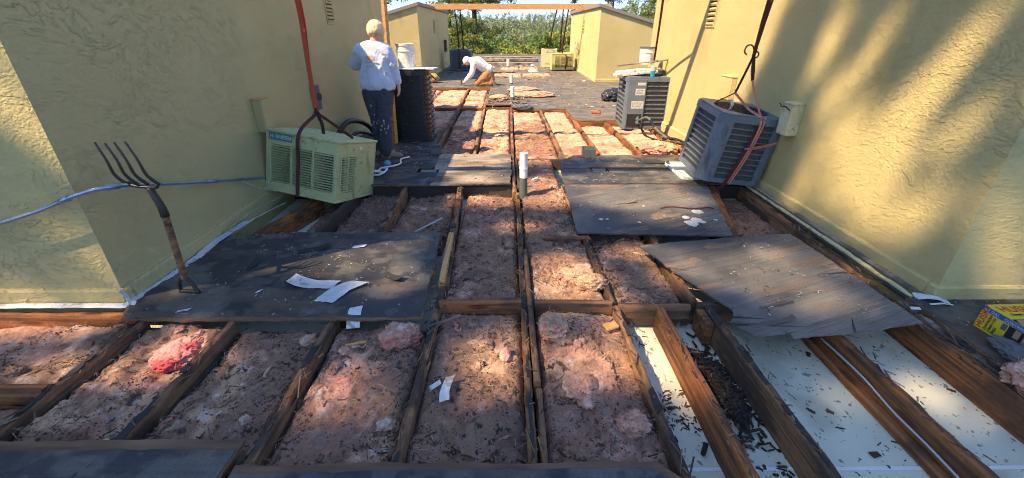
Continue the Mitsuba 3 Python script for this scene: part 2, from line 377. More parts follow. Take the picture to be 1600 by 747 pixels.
part(roof, 'joint_tape', bx(.73, 2.48, 1.250, 1.268, CEIL + .0005, CEIL + .004, .001), 'white_plastic')
J = [  # x0,y0, x1,y1, width, material, rot
 (-2.335, -1.2, -2.30, 2.17, .042, 'old_wood_y', .03), (-1.72, -1.2, -1.725, 2.14, .040, 'old_wood_y', .03), (-1.05, -1.2, -1.11, 2.14, .042, 'old_wood_y', .03),
 (-1.115, 2.2, -1.195, 4.63, .045, 'old_wood_y', .03), (-.492, -1.2, -.47, 2.62, .046, 'old_wood_y', .045), (-.455, 2.52, -.57, 4.66, .050, 'old_wood_y', .045),
 (.10, -1.2, .092, 4.42, .040, 'old_wood_y', .04), (.75, -1.2, .70, 2.28, .042, 'old_wood_y', .02), (.695, 2.33, .62, 4.66, .040, 'old_wood_y', .03),
 (1.005, -1.2, .985, 2.26, .046, 'orange_wood_y', .008), (1.372, -1.2, 1.30, 2.27, .046, 'old_wood_y', .008), (1.235, 2.33, 1.29, 4.66, .04, 'old_wood_y', .01),
 (1.962, -1.2, 1.955, 4.66, .046, 'orange_wood_y', .01), (2.50, -1.2, 2.53, 2.32, .05, 'orange_wood_y', .008), (2.56, 2.33, 2.70, 4.66, .05, 'old_wood_y', .015),
 (2.565, -1.2, 2.61, 2.32, .045, 'pale_ply', .02),
 (.062, 4.45, .045, 5.9, .045, 'old_wood_y', .04),
 (-1.10, 6.0, -1.165, 10.09, .05, 'old_wood_y', .02), (-1.17, 10.14, -1.24, 13.6, .05, 'orange_wood_y', .02), (-.505, 5.9, -.565, 10.09, .05, 'old_wood_y', .02), (-.57, 10.14, -.60, 12.4, .05, 'orange_wood_y', .02),
 (.05, 5.9, .05, 10.09, .045, 'old_wood_y', .02), (.765, 5.9, .71, 9.76, .05, 'old_wood_y', .01), (1.315, 5.88, 1.30, 9.76, .055, 'orange_wood_y', .006), (1.92, 5.9, 1.89, 8.42, .055, 'orange_wood_y', .006),
 (-1.78, 7.0, -1.80, 10.09, .05, 'old_wood_y', .01), (-1.96, 10.14, -2.25, 13.6, .05, 'orange_wood_y', .01),
 (-2.28, 3.30, -2.04, 4.30, .075, 'orange_wood_y', .01), (-1.74, 3.3, -1.70, 4.63, .045, 'dark_wood', .02), (2.62, 5.9, 2.62, 8.42, .05, 'orange_wood_y', .006)]
for i, (a, b, c, d, w, mt, rt) in enumerate(J):
    part(roof, 'joist', lumber((a, b, -.002 if d < 5 else 0), (c, d, 0), w, .186, i, .003 if d < 5 else .002, rt, .04 if d < 5 else .12), mt)
part(roof, 'joist', lumber((.142, 1.62, .004), (.128, 3.07, .006), .036, .16, 71, .002, .012), 'old_wood_y')          # the shorter board nailed beside the middle joist
part(roof, 'joist', lumber((.150, .6, -.05), (.147, 1.60, -.03), .036, .13, 72, .003, .03), 'old_wood_y')
part(roof, 'joist', lumber((.113, 4.6, -.01), (.098, 5.9, -.01), .03, .15, 73, .002, .02), 'dark_wood')
B = [(-.46, 2.30, .078, 2.315, .04, 'orange_wood_x', .03), (.17, 2.31, .675, 2.30, .04, 'old_wood_x', .02), (.722, 2.30, 1.19, 2.29, .042, 'old_wood_x', -.005), (1.24, 2.30, 1.79, 2.30, .04, 'old_wood_x', 0),
     (-5.5, 2.215, -2.36, 2.21, .045, 'orange_wood_x', 0), (-5.5, 1.60, -2.36, 1.60, .085, 'orange_wood_x', -.02),
     (-1.76, 10.115, -1.19, 10.115, .045, 'orange_wood_x', 0), (-1.14, 10.115, -.60, 10.115, .045, 'orange_wood_x', 0), (-.54, 10.115, .05, 10.115, .045, 'orange_wood_x', 0), (-2.9, 10.115, -1.81, 10.115, .045, 'orange_wood_x', 0),
     (1.33, 8.445, 1.86, 8.445, .04, 'orange_wood_x', 0), (1.92, 8.445, 2.8, 8.445, .04, 'orange_wood_x', 0), (.08, 9.78, .68, 9.78, .04, 'orange_wood_x', 0), (.74, 9.78, 1.27, 9.78, .04, 'orange_wood_x', 0),
     (-2.9, 13.64, -.55, 13.64, .045, 'orange_wood_x', 0), (-5.5, 4.70, 2.8, 4.70, .04, 'dark_wood', -.02), (-5.5, 5.86, -.0, 5.86, .04, 'dark_wood', -.03), (.12, 5.86, 2.8, 5.86, .04, 'dark_wood', -.03)]
for i, (a, b, c, d, w, mt, z) in enumerate(B):
    part(roof, 'blocking', lumber((a, b, z), (c, d, z), w, .15, 100 + i, .002, .008, .06), mt)
part(roof, 'blocking', bx(1.225, 1.272, 2.10, 2.27, -.185, -.02), 'orange_wood_x')

part(roof, 'nailer', lumber((1.915, -1.2, -.135), (1.912, 2.3, -.135), .045, .05, 75, .002, .01), 'orange_wood_y')
# --- insulation batts, one per bay
hmaps = {}
def batt(x0, x1, y0, y1, z=-.075, amp=.03, seed=0, mat='insulation', res=.0125, folds=0, sag=0.0, ragged=True):
    nx, ny = max(6, int((x1 - x0) / res)), max(6, int((y1 - y0) / res))
    u, v = np.meshgrid(np.linspace(0, 1, nx + 1), np.linspace(0, 1, ny + 1))
    X, Y = x0 + (x1 - x0) * u, y0 + (y1 - y0) * v
    if ragged:
        Y = Y + (meshkit.fbm(np.stack([X * 6, Y * 0 + seed, X * 0], -1), 3, seed) - .5) * .06 * (np.abs(v - .5) * 2) ** 3
    q = np.stack([X, Y, np.full_like(X, seed * 1.7)], -1)
    big = meshkit.fbm(q * [4.5, 3.5, 1], 3, seed) - .5
    wx_ = X + .12 * (meshkit.fbm(q * 5, 2, seed + 9) - .5)
    rid = 1 - np.abs(meshkit.fbm(np.stack([wx_ * 9, Y * 7, q[..., 2]], -1), 3, seed + 3) * 2 - 1) * 2.4      # folded, crumpled fibre
    fine = meshkit.fbm(q * [38, 38, 1], 3, seed + 5) - .5
    # torn layers: the fibre peels in ledges
    lw = meshkit.fbm(np.stack([X * 6 + big * 2, Y * 5, q[..., 2] + 3], -1), 4, seed + 11)
    led = sum(np.clip((lw - t_) / .05, 0, 1) for t_ in (.40, .50, .59))
    e = np.minimum(np.minimum(u, 1 - u) * (x1 - x0), np.minimum(v, 1 - v) * (y1 - y0))
    roll = np.clip(1 - e / .045, 0, 1) ** 2
    Z = z + (led - 1.4) * amp * .36 + big * amp * 1.7 + np.clip(rid, -.5, 1) * amp * .40 + fine * amp * .65 - roll * .05
    Z -= sag * (1 - (2 * u - 1) ** 2)
    if folds: Z += folds * (np.abs(np.sin(Y * 6.5 + 3 * (big + seed))) ** .7 - .5)
    n = nx + 1
    Z = np.maximum(Z, CEIL + .02)
    V_ = np.stack([X, Y, Z], -1).reshape(-1, 3)
    i = (np.arange(ny)[:, None] * n + np.arange(nx)[None]).ravel()
    F = np.vstack([np.c_[i, i + 1, i + n + 1], np.c_[i, i + n + 1, i + n]])
    ring = np.concatenate([np.arange(n), n - 1 + n * np.arange(1, ny + 1), (n * (ny + 1) - 2) - np.arange(nx), n * (ny - np.arange(1, ny))])
    low = V_[ring].copy(); low[:, 2] = CEIL + .01
    k = len(V_); m = len(ring); a = np.arange(m); b = (a + 1) % m
    F = np.vstack([F, np.c_[ring[a], k + a, k + b], np.c_[ring[a], k + b, ring[b]]])
    part(roof, 'insulation_batt', tm(np.vstack([V_, low]), F), mat, True)
    def zf(x, y):
        iu = np.clip(np.round((x - x0) / (x1 - x0) * nx).astype(int), 0, nx); iv = np.clip(np.round((y - y0) / (y1 - y0) * ny).astype(int), 0, ny)
        return Z[iv, iu]
    return (x0, x1, y0, y1, zf)

near = [batt(-1.70, -1.135, .3, 2.16, -.080, .030, 3, 'insulation_brown', .011),
        batt(-2.28, -1.745, .3, 2.16, -.060, .040, 2, 'insulation', .011),
        batt(-1.075, -.515, .3, 2.16, -.060, .036, 4, 'insulation', .010),
        batt(-.465, .075, .3, 2.29, -.062, .030, 5, 'insulation_brown', .010),
        batt(.165, .715, .3, 2.29, -.060, .030, 6, 'insulation', .010),
        batt(-.465, .07, 2.325, 4.45, -.045, .034, 8, 'insulation_brown', .012),
        batt(.15, .665, 2.325, 3.25, -.040, .032, 9, 'insulation', .012),
        batt(.135, .635, 3.22, 4.62, -.022, .024, 10, 'insulation_brown', .012),
        batt(.72, 1.21, 2.33, 3.6, -.075, .022, 11, 'insulation_brown', .014),
        batt(.11, .60, 4.62, 5.88, -.030, .022, 12, 'insulation_brown', .016),
        batt(-1.165, -.60, 3.3, 4.64, -.125, .040, 13, 'insulation_brown', .016),
        batt(-1.68, -1.225, 3.3, 4.64, -.13, .036, 14, 'charred', .018),  # darkest fibre tone, used to make the low bays dark
        batt(-2.0, -1.74, 3.3, 4.64, -.15, .02, 15, 'charred', .02)]
left = [batt(-3.6, -2.37, 1.66, 2.18, -.050, .026, 1, 'insulation_clean', .014), batt(-3.6, -2.37, .2, 1.55, -.075, .022, 16, 'insulation', .016)]
batt(1.985, 2.66, 3.3, 4.6, -.14, .03, 17, 'charred', .02)  # same darkest fibre tone for the low right pit
# rows beyond the cross deck
far = []
for i, (a, b, y0, y1, m_, z) in enumerate([
    (-1.07, -.53, 5.98, 7.05, 'insulation', -.05), (-1.07, -.545, 7.08, 8.25, 'insulation', -.06), (-1.10, -.555, 8.28, 10.08, 'insulation_clean', -.06),
    (-.48, .02, 5.98, 6.9, 'insulation_clean', -.05), (-.50, .02, 6.93, 8.02, 'insulation_clean', -.045), (-.53, .02, 8.05, 10.08, 'insulation_clean', -.05),
    (.08, .73, 5.95, 7.15, 'insulation_brown', -.04), (.08, .71, 7.2, 8.3, 'insulation_brown', -.04), (.08, .69, 8.32, 9.74, 'insulation_clean', -.05),
    (.79, 1.28, 5.95, 6.95, 'insulation_clean', -.05), (.78, 1.27, 6.99, 7.9, 'insulation_clean', -.04), (.77, 1.26, 7.93, 9.74, 'insulation_clean', -.06),
    (1.35, 1.88, 5.95, 6.75, 'insulation_clean', -.06), (1.35, 1.87, 6.78, 7.6, 'insulation_clean', -.055), (1.35, 1.86, 7.63, 8.3, 'insulation_clean', -.08),
    (1.95, 2.6, 5.95, 7.0, 'insulation_clean', -.06), (1.95, 2.6, 7.03, 8.3, 'insulation_clean', -.06),
    (-1.75, -1.15, 7.0, 8.3, 'insulation', -.06), (-1.76, -1.18, 8.33, 10.08, 'insulation_clean', -.06), (-2.5, -1.81, 7.3, 10.08, 'insulation_clean', -.06),
    (-1.93, -1.20, 10.15, 11.4, 'insulation_clean', -.07), (-2.0, -1.22, 11.45, 13.6, 'insulation_clean', -.06), (-1.15, -.61, 10.15, 11.5, 'insulation_clean', -.07), (-1.18, -.63, 11.55, 13.6, 'insulation_clean', -.05),
    (-2.85, -2.05, 10.15, 13.6, 'insulation_clean', -.06)]):
    far.append(batt(a, b, y0, y1, z, .026, 30 + i, m_, .022 if y1 < 8.4 else .035, .016, 0, True))

# --- decking that is still nailed down: plywood with roofing felt on it
def deck(poly, z=.001, th=.014, felt=None, seed=0, ply='ply_brown', mat='deck', amp=.012, holes=(), warp=0.0):
    g = rag(poly, amp, .05, seed)
    for h in holes: g = g.difference(h)
    part(roof, 'deck_panel', slab(g, z, th, seed), ply)
    f = rag(felt if felt is not None else [tuple(q) for q in np.array(affinity.scale(Polygon(poly), .995, .992).exterior.coords)[:-1]], amp * .9, .05, seed + 1)
    for h in holes: f = f.difference(h.buffer(.012))
    part(roof, 'felt_sheet', slab(f, z + th + .001, .003, seed), mat)
deck([(-5.5, -1.2), (-1.155, -1.2), (-1.155, 1.27), (-5.5, 1.27)], .001, .016, [(-5.5, -1.2), (-1.16, -1.2), (-1.165, 1.215), (-5.5, 1.225)], 1)
deck([(-1.13, -1.2), (.66, -1.2), (.69, 1.08), (.60, 1.155), (-1.13, 1.15)], .001, .014, [(-1.12, -1.2), (.64, -1.2), (.66, 1.06), (.57, 1.125), (-1.12, 1.115)], 3)
deck([(-2.40, 2.13), (-.545, 2.13), (-.60, 3.38), (-1.80, 3.38), (-2.52, 3.30), (-2.52, 2.36)], .001, .015, [(-2.38, 2.145), (-1.30, 2.15), (-1.16, 2.19), (-1.02, 2.15), (-.555, 2.145), (-.60, 3.36), (-1.80, 3.37), (-2.51, 3.29), (-2.51, 2.36)], 5, amp=.016)
hl = Polygon([(-1.17, 5.12), (-.90, 5.12), (-.88, 5.30), (-1.16, 5.31)]); hr = rag([(1.02, 5.11), (1.27, 5.12), (1.28, 5.32), (1.03, 5.31)], .03, .05, 4)
deck([(-2.60, 4.64), (-.60, 4.63), (-.60, 5.26), (-2.60, 5.26)], .001, .016, None, 7, amp=.010, holes=[hl])
deck([(-2.60, 5.275), (-.60, 5.275), (-.60, 5.90), (-2.60, 5.90)], .001, .015, None, 9, amp=.008, holes=[hl])
deck([(.64, 4.655), (2.85, 4.67), (2.85, 5.24), (.66, 5.24)], .001, .016, None, 11, amp=.010, holes=[hr])
deck([(.66, 5.262), (2.85, 5.262), (2.85, 5.90), (.74, 5.90)], .001, .014, None, 13, amp=.008, holes=[hr])
part(roof, 'deck_panel', slab(rag([(-.90, 4.60), (.02, 4.64), (.02, 5.18), (-.88, 5.20)], .022, .04, 15), .018, .013, 3, .004, None, .08), 'pale_ply')
part(roof, 'deck_panel', slab(rag([(-.95, 5.21), (.02, 5.24), (.02, 5.93), (-.97, 5.92)], .022, .04, 17), .018, .012, 4, .004, None, .08), 'pale_ply')
deck([(-2.60, 5.91), (-1.12, 5.91), (-1.14, 6.9), (-1.40, 7.32), (-2.60, 7.30)], .001, .015, None, 19)
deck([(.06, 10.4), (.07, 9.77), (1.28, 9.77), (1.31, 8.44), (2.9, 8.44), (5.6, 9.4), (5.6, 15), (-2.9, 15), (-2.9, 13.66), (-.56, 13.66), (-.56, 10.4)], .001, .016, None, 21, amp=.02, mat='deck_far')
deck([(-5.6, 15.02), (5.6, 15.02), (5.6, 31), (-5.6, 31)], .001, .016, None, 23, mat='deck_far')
deck([(-5.6, 9.9), (-2.9, 9.9), (-2.9, 15), (-5.6, 15)], .001, .016, None, 24)
deck([(2.66, -1.2), (5.6, -1.2), (5.6, 2.33), (2.64, 2.33), (2.58, 1.0)], .001, .016, None, 25)
part(roof, 'roof_edge', bx(-5.7, 5.7, 31, 31.12, -.4, .10, .01), 'roof_gray')
# old felt left on the joist tops, in torn shreds
fs, r = [], np.random.default_rng(5)
for (a, b, c, d, w, mt, rt) in J[:16]:
    if 'orange' in mt: continue
    L = d - b
    for k in range(int(L * 2.6)):
        t = r.uniform(.35 if b < 0 else 0, 1); x, y = a + (c - a) * t, b + L * t; l = r.uniform(.05, .26); ww = w * r.uniform(.3, .95)
        fs.append(slab(rag([(x - ww / 2, y - l / 2), (x + ww / 2, y - l / 2 * r.uniform(.5, 1)), (x + ww / 2 * r.uniform(.4, 1), y + l / 2), (x - ww / 2, y + l / 2 * r.uniform(.6, 1))], .008, .025, k), .001 + .001 * (k % 3), .003))
part(roof, 'felt_shreds', cat(fs), 'felt_black', kind='stuff')
# strips of insulation and bare boards showing far down the roof
for i, (y, x0, x1, m_) in enumerate([(17.2, -.6, 1.6, 'insulation_clean'), (20.2, -.4, 1.3, 'insulation_clean'), (23.0, -1.2, 1.2, 'pale_ply'), (25.4, -1.6, 1.6, 'pale_ply'), (28.0, -1.8, 1.6, 'pale_ply'), (18.6, -1.0, .2, 'pale_ply')]):
    if m_ == 'pale_ply': part(roof, 'deck_panel', slab(rag([(x0, y - .35), (x1, y - .3), (x1, y + .4), (x0, y + .35)], .06, .15, i), .03 + .03 * (i % 2), .10 if y > 22 else .03, i), m_)
    else:
        for k in range(2):
            xa = x0 + (x1 - x0) * k / 2; g = batt(xa + .03, x0 + (x1 - x0) * (k + 1) / 2, y - .5, y + .5, .07, .04, 60 + 2 * i + k, m_, .04)
# ---------------------------------------------------------------- the stucco towers either side
VENTS = [[(6.62, 6.86, 1.70, 1.98)], [(6.48, 6.72, 1.66, 2.02)], [(18.2, 18.55, 1.5, 1.95)], [(18.2, 18.55, 1.5, 1.95)]]
def tower(key, label, xs, y0, y1, hi, slope, sides_out):
    """xs: x of the wall along the gap; sides_out -1 (left tower) or +1; the roof is highest at the gap and slopes away from it"""
    key_i = len([q for q in labels if q.startswith('stucco_tower') and '__' not in q]); k = thing(key, label, 'roof tower', None); W = 3.1; xo = xs + sides_out * W; zl = hi - slope * W
    a, b = sorted((xs, xo)); za, zb = (zl, hi) if sides_out < 0 else (hi, zl)
    v = [(a, y0, -.25), (b, y0, -.25), (b, y0, zb), (a, y0, za), (a, y1, -.25), (b, y1, -.25), (b, y1, zb), (a, y1, za)]
    f = [(0, 1, 2), (0, 2, 3), (5, 4, 7), (5, 7, 6), (4, 0, 3), (4, 3, 7), (1, 5, 6), (1, 6, 2), (3, 2, 6), (3, 6, 7)]
    body = Manifold.hull_points(np.array(v, float))
    for y_, y2_, z_, z2_ in VENTS[key_i]: body = body - Manifold.cube((.30, y2_ - y_, z2_ - z_)).translate((xs - .15, y_, z_))     # real openings behind the louvres
    m = tri(body); vv, ff = trimesh.remesh.subdivide_to_size(m.vertices, m.faces, .35, max_iter=20)
    part(k, 'wall', tm(vv, ff), 'stucco')
    o = .028   # the plaster curb round the foot, standing proud of the wall, with a dark joint above it
    part(k, 'curb', cat([bx(a - o, b + o, y0 - o, y0 + .05, -.06, .115, .012), bx((xs - .05) if sides_out < 0 else xs - o, (xs + o) if sides_out < 0 else xs + .05, y0 + .051, y1 + o, -.06, .115, .012)]), 'stucco')
    dz = .09; e = .07
    va = za - e * slope * (1 if sides_out < 0 else -1); 
    x_in, x_out = xs - sides_out * e, xo
    zi, zo = hi + .004 + e * slope, zl + .004
    P = [(x_in, zi), (x_out, zo), (x_out, zo + dz), (x_in, zi + dz)]
    mm = trimesh.creation.extrude_polygon(Polygon(P), y1 - y0 + 2 * e, engine='earcut')
    q = np.array(mm.vertices); q = np.c_[q[:, 0], y0 - e + q[:, 2], q[:, 1]]
    part(k, 'roof', tm(q, mm.faces[:, ::-1]), 'roof_gray')
    return k
fl = tower('stucco_tower', 'ochre stucco roof tower with the sky tinted pipe along its front corner', -2.52, 2.33, 9.75, 2.20, .16, -1)
fr = tower('stucco_tower', 'ochre stucco roof tower dappled with tree shade beside the dangling grey unit', 2.82, 2.33, 9.2, 2.20, .16, 1)
bl = tower('stucco_tower', 'ochre stucco roof tower with sloping roof behind the white bucket on the black unit', -2.90, 15.2, 22.6, 2.28, .27, -1)
br = tower('stucco_tower', 'ochre stucco roof tower with sloping roof beside the two pale far units', 2.93, 15.2, 22.2, 2.24, .27, 1)

def vent(tw, X, y0, y1, z0, z1, n, s):
    e_ = .018; xa, xb = sorted((X - s * .004, X + s * .014))
    f = part(tw, 'vent', cat([bx(xa, xb, y0 - e_, y0 + .004, z0 - e_, z1 + e_, .003), bx(xa, xb, y1 - .004, y1 + e_, z0 - e_, z1 + e_, .003), bx(xa, xb, y0 + .0045, y1 - .0045, z1 - .004, z1 + e_, .003), bx(xa, xb, y0 + .0045, y1 - .0045, z0 - e_, z0 + .004, .003)]), 'stucco')
    for i in range(n):
        z = z0 + (z1 - z0) * (i + .5) / n; h = (z1 - z0) / n * .5
        m = bx(-.022, .022, y0 + .004, y1 - .004, -h / 2, h / 2, .003)
        R = rot('y', 28 * s)
        part(f, 'slat', xf(m, R, (X + s * .004, 0, z)), 'stucco')
vent(fl, -2.52, 6.62, 6.86, 1.70, 1.98, 6, 1)
vent(fr, 2.82, 6.48, 6.72, 1.66, 2.02, 6, -1)
vent(bl, -2.90, 18.2, 18.55, 1.5, 1.95, 4, 1)
vent(br, 2.93, 18.2, 18.55, 1.5, 1.95, 4, -1)

# torn metal flashing along the foot of the near left tower, plus loose strips on the right one
def strip_mesh(path, wv, th=.0015, seed=0, wob=.004):
    """a thin metal or paper strip: path of centre points, constant width vector, small buckles"""
    P = np.asarray(path, float); wv = np.asarray(wv, float); n = len(P); K = 4
    rows = []
    for s in np.linspace(-.5, .5, K):
        q = P + wv * s; q = q + ((meshkit.fbm(np.c_[q[:, :2] * 16, np.full(n, seed + s)], 2, seed) - .5) * 2 * wob)[:, None] * V(0, 0, 1); rows.append(q)
    top = np.stack(rows, 1).reshape(-1, 3); bot = top - V(0, 0, th); v = np.vstack([top, bot]); N = n * K; f = []
    for i in range(n - 1):
        for j in range(K - 1):
            a = i * K + j; f += [[a, a + 1, a + K + 1], [a, a + K + 1, a + K], [N + a, N + a + K + 1, N + a + 1], [N + a, N + a + K, N + a + K + 1]]
    for i in range(n - 1):
        for j in (0, K - 1):
            a = i * K + j; f += [[a, a + K, N + a + K], [a, N + a + K, N + a]]
    for j in range(K - 1):
        for a in (j, (n - 1) * K + j): f += [[a, N + a, N + a + 1], [a, N + a + 1, a + 1]]
    return tm(v, f)
part(fl, 'flashing', cat([strip_mesh(curve([(-2.47, 2.27, .02), (-2.45, 2.6, .022), (-2.44, 2.9, .024), (-2.46, 3.2, .03), (-2.42, 3.6, .03)], 40), (.055, .01, -.012), .0015, 1, .010),
      strip_mesh(curve([(-3.6, 2.27, .02), (-2.9, 2.275, .02), (-2.47, 2.27, .022)], 20), (.0, .035, .012), .0015, 4, .005),
      strip_mesh(curve([(-2.44, 3.15, .03), (-2.36, 3.6, .05), (-2.30, 4.05, .03)], 20), (.035, .0, .01), .0015, 2, .012), strip_mesh(curve([(-2.45, 3.3, .05), (-2.42, 3.7, .085), (-2.38, 4.15, .06)], 20), (.02, .0, .012), .0015, 3, .012)]), 'bare_flashing')
part(fl, 'flashing', sweep(curve([(-2.485, 2.28, .13), (-2.478, 2.30, .075), (-2.46, 2.285, .035), (-2.43, 2.29, .022)], 14), [(-.012, 0), (.012, 0), (.012, .003), (-.012, .003)], (1, 0, 0)), 'bare_flashing')
for i, (xa, xb, z, w, m_) in enumerate([(2.765, 2.765, .035, .03, 'pale_ply'), (2.725, 2.73, .012, .03, 'cream_paint'), (2.69, 2.70, .0, .03, 'felt_black')]):
    part(fr, 'flashing', lumber((xa, 2.36, z), (xb, 4.64, z + .01), w, .02, 200 + i, .004, .01, .05), m_)
part(fr, 'flashing', cat([strip_mesh(curve([(2.70, 2.34, .03), (2.78, 2.28, .05), (2.86, 2.26, .03)], 12), (.01, .05, .01), .0012, 7, .015), strip_mesh(curve([(2.73, 2.25, .02), (2.79, 2.22, .045), (2.88, 2.24, .02)], 12), (.003, .012, .0), .0012, 8, .008)]), 'bare_flashing')
# ---------------------------------------------------------------- the land below and beyond, trees
def land(x, y):
    d = np.hypot(x, y)
    return -7.5 - 9 * smooth01((d - 25) / 80) + 16.5 * smooth01((y - 150 + .12 * np.abs(x)) / 330) + (meshkit.fbm(np.stack([x / 90, y / 90, x * 0], -1), 3, 2) - .5) * 10 * smooth01((d - 60) / 120)
def smooth01(t):
    t = np.clip(t, 0, 1); return t * t * (3 - 2 * t)
gx = np.concatenate([np.linspace(-1500, -320, 10), np.linspace(-300, 300, 61), np.linspace(320, 1500, 10)]); gy = np.concatenate([np.linspace(-900, -60, 10), np.linspace(-40, 560, 61), np.linspace(600, 2200, 10)])
GX, GY = np.meshgrid(gx, gy); GZ = land(GX, GY); n = len(gx); i = (np.arange(len(gy) - 1)[:, None] * n + np.arange(n - 1)[None]).ravel()
setting('ground'); scene['ground'] = mikit.ply(tm(np.stack([GX, GY, GZ], -1).reshape(-1, 3), np.vstack([np.c_[i, i + 1, i + n + 1], np.c_[i, i + n + 1, i + n]])), 'earth', True)

def leaves(C, per, spread, size, seed, cols, aspect=2.0):
    """leaf-sized faces scattered round the clump centres C (k,3)"""
    r = np.random.default_rng(seed); C = np.asarray(C, float); k = len(C); spread = np.broadcast_to(np.asarray(spread, float), (3,))
    d = r.normal(size=(k, per, 3)); d /= np.linalg.norm(d, axis=2, keepdims=True); d *= r.random((k, per, 1)) ** .45
    P = (C[:, None] + d * spread).reshape(-1, 3); N = len(P)
    a = r.normal(size=(N, 3)); a[:, 2] -= .3; a /= np.linalg.norm(a, axis=1, keepdims=True); b = np.cross(a, r.normal(size=(N, 3))); b /= np.linalg.norm(b, axis=1, keepdims=True)
    s = size * r.uniform(.55, 1.3, (N, 1)); a = a * s; b = b * s / aspect
    v = np.stack([P - a, P + b, P + a, P - b], 1).reshape(-1, 3); j = np.arange(N) * 4
    f = np.vstack([np.c_[j, j + 1, j + 2], np.c_[j, j + 2, j + 3]])
    cols = np.asarray(cols, float); t = r.random((k, 1, 1)); cc = cols[0] * (1 - t) + cols[1] * t; cc = np.broadcast_to(cc, (k, per, 3)).reshape(-1, 3) * r.uniform(.75, 1.25, (N, 1))
    return tm(v, f), np.repeat(cc, 4, 0)

def limb(p0, p1, r0, r1, seed, bend=.12, n=9):
    r = np.random.default_rng(seed); p0, p1 = V(*p0), V(*p1); L = np.linalg.norm(p1 - p0); t = np.linspace(0, 1, n)[:, None]
    mid = (p0 + p1) / 2 + r.normal(size=3) * L * bend
    P = (1 - t) ** 2 * p0 + 2 * t * (1 - t) * mid + t ** 2 * p1
    return sweep(P, circ(1, 7), (0.2, 0.1, 1) if abs(p1[2] - p0[2]) < .8 * L else (1, .2, 0), True, np.linspace(r0, r1, n)), P

def tree(name, label, catg, base, H, R, z0, nl, cols, seed, per=60, clump=.55, leaf=.10, shape='round', tr=.25, group=None, droop=0.0, lean=(0, 0)):
    """trunk, limbs to the clumps of the crown; z0 = where the crown starts (share of the height)"""
    k = thing(name, label, catg, group); r = np.random.default_rng(seed); base = V(*base); top = base + V(lean[0], lean[1], H * .97)
    tk, TP = limb(base, top, tr, tr * .12, seed, .015, 14)
    C, wood_ = [], [tk]
    for q in range(nl):
        h = z0 + (1 - z0) * ((q + r.random()) / nl)
        if shape == 'round': rad = R * math.sqrt(max(.05, 1 - (2 * (h - z0) / (1 - z0) - 1) ** 2)) * r.uniform(.45, 1.05)
        elif shape == 'cone': rad = R * (1 - (h - z0) / (1 - z0)) ** .8 * r.uniform(.55, 1.1) + .2
        else: rad = R * (.35 + .65 * math.sin(math.pi * (h - z0) / (1 - z0))) * r.uniform(.35, 1.15)
        a = q * 2.399 + r.uniform(-.4, .4); o = TP[min(13, int(h * 13))]
        e = o + V(math.cos(a) * rad, math.sin(a) * rad, rad * (r.uniform(-.15, .45) - droop))
        lb, P = limb(o - V(0, 0, rad * .12), e, tr * .22 * (1.15 - h), tr * .03, seed * 31 + q, .10, 7); wood_.append(lb)
        m_ = max(2, int(rad / clump * 1.3))
        for t in np.linspace(.3, 1, m_): C.append(P[int(t * 6)] + r.normal(size=3) * clump * V(.6, .6, .35))
    part(k, 'trunk', cat(wood_), 'bark', True)
    lv, cc = leaves(C, per, (clump, clump, clump * .6), leaf, seed, cols)
    part(k, 'crown', lv, 'leaf', color=cc)
    return k

# the tall tree behind the camera whose shade dapples the near roof
SUN_PATCHES = [(.40, 4.45, .55, .42), (1.0, 4.75, .5, .28), (1.05, 4.2, .38, .28), (1.75, 4.15, .34, .27), (1.45, 3.7, .28, .16), (-.25, 4.4, .5, .30), (.42, 2.68, .30, .36), (1.55, 2.75, .48, .30), (2.05, 2.3, .34, .18), (2.1, 2.95, .26, .14),
        (-1.9, 1.9, .26, .24), (-1.3, 2.82, .6, .17), (-.75, 2.6, .2, .2), (-2.95, 2.2, .55, .16), (-.1, 1.85, .22, .26), (.92, 1.75, .10, .30), (.45, 1.75, .2, .2), (1.72, 1.62, .12, .14), (2.22, 1.62, .16, .16), (-.9, 1.6, .18, .24)] + [(3.15, 3.55, .17, .19), (3.45, 3.62, .15, .15), (3.72, 3.56, .17, .17), (4.0, 3.52, .2, .13), (3.66, 4.30, .15, .13), (3.98, 4.20, .16, .12), (3.02, 3.22, .10, .11), (3.18, 2.93, .17, .17), (3.45, 2.62, .20, .13), (3.36, 2.42, .15, .09), (2.97, 3.98, .08, .17), (3.28, 4.08, .10, .10), (3.62, 3.08, .13, .09), (3.9, 4.75, .25, .12), (3.95, 2.9, .16, .10),
        (-2.25, 2.50, .16, .08), (-1.75, 2.95, .2, .1), (2.6, 2.75, .2, .14), (-.9, 3.15, .3, .14), (.1, 3.6, .22, .14), (1.05, 3.15, .25, .12), (.75, 2.2, .12, .2), (-2.4, 1.75, .3, .12)]
SD = 24.0; ctr = V(.9, 1.2, 0) + SUN * SD
hb = float(land(np.array(ctr[0]), np.array(ctr[1])))
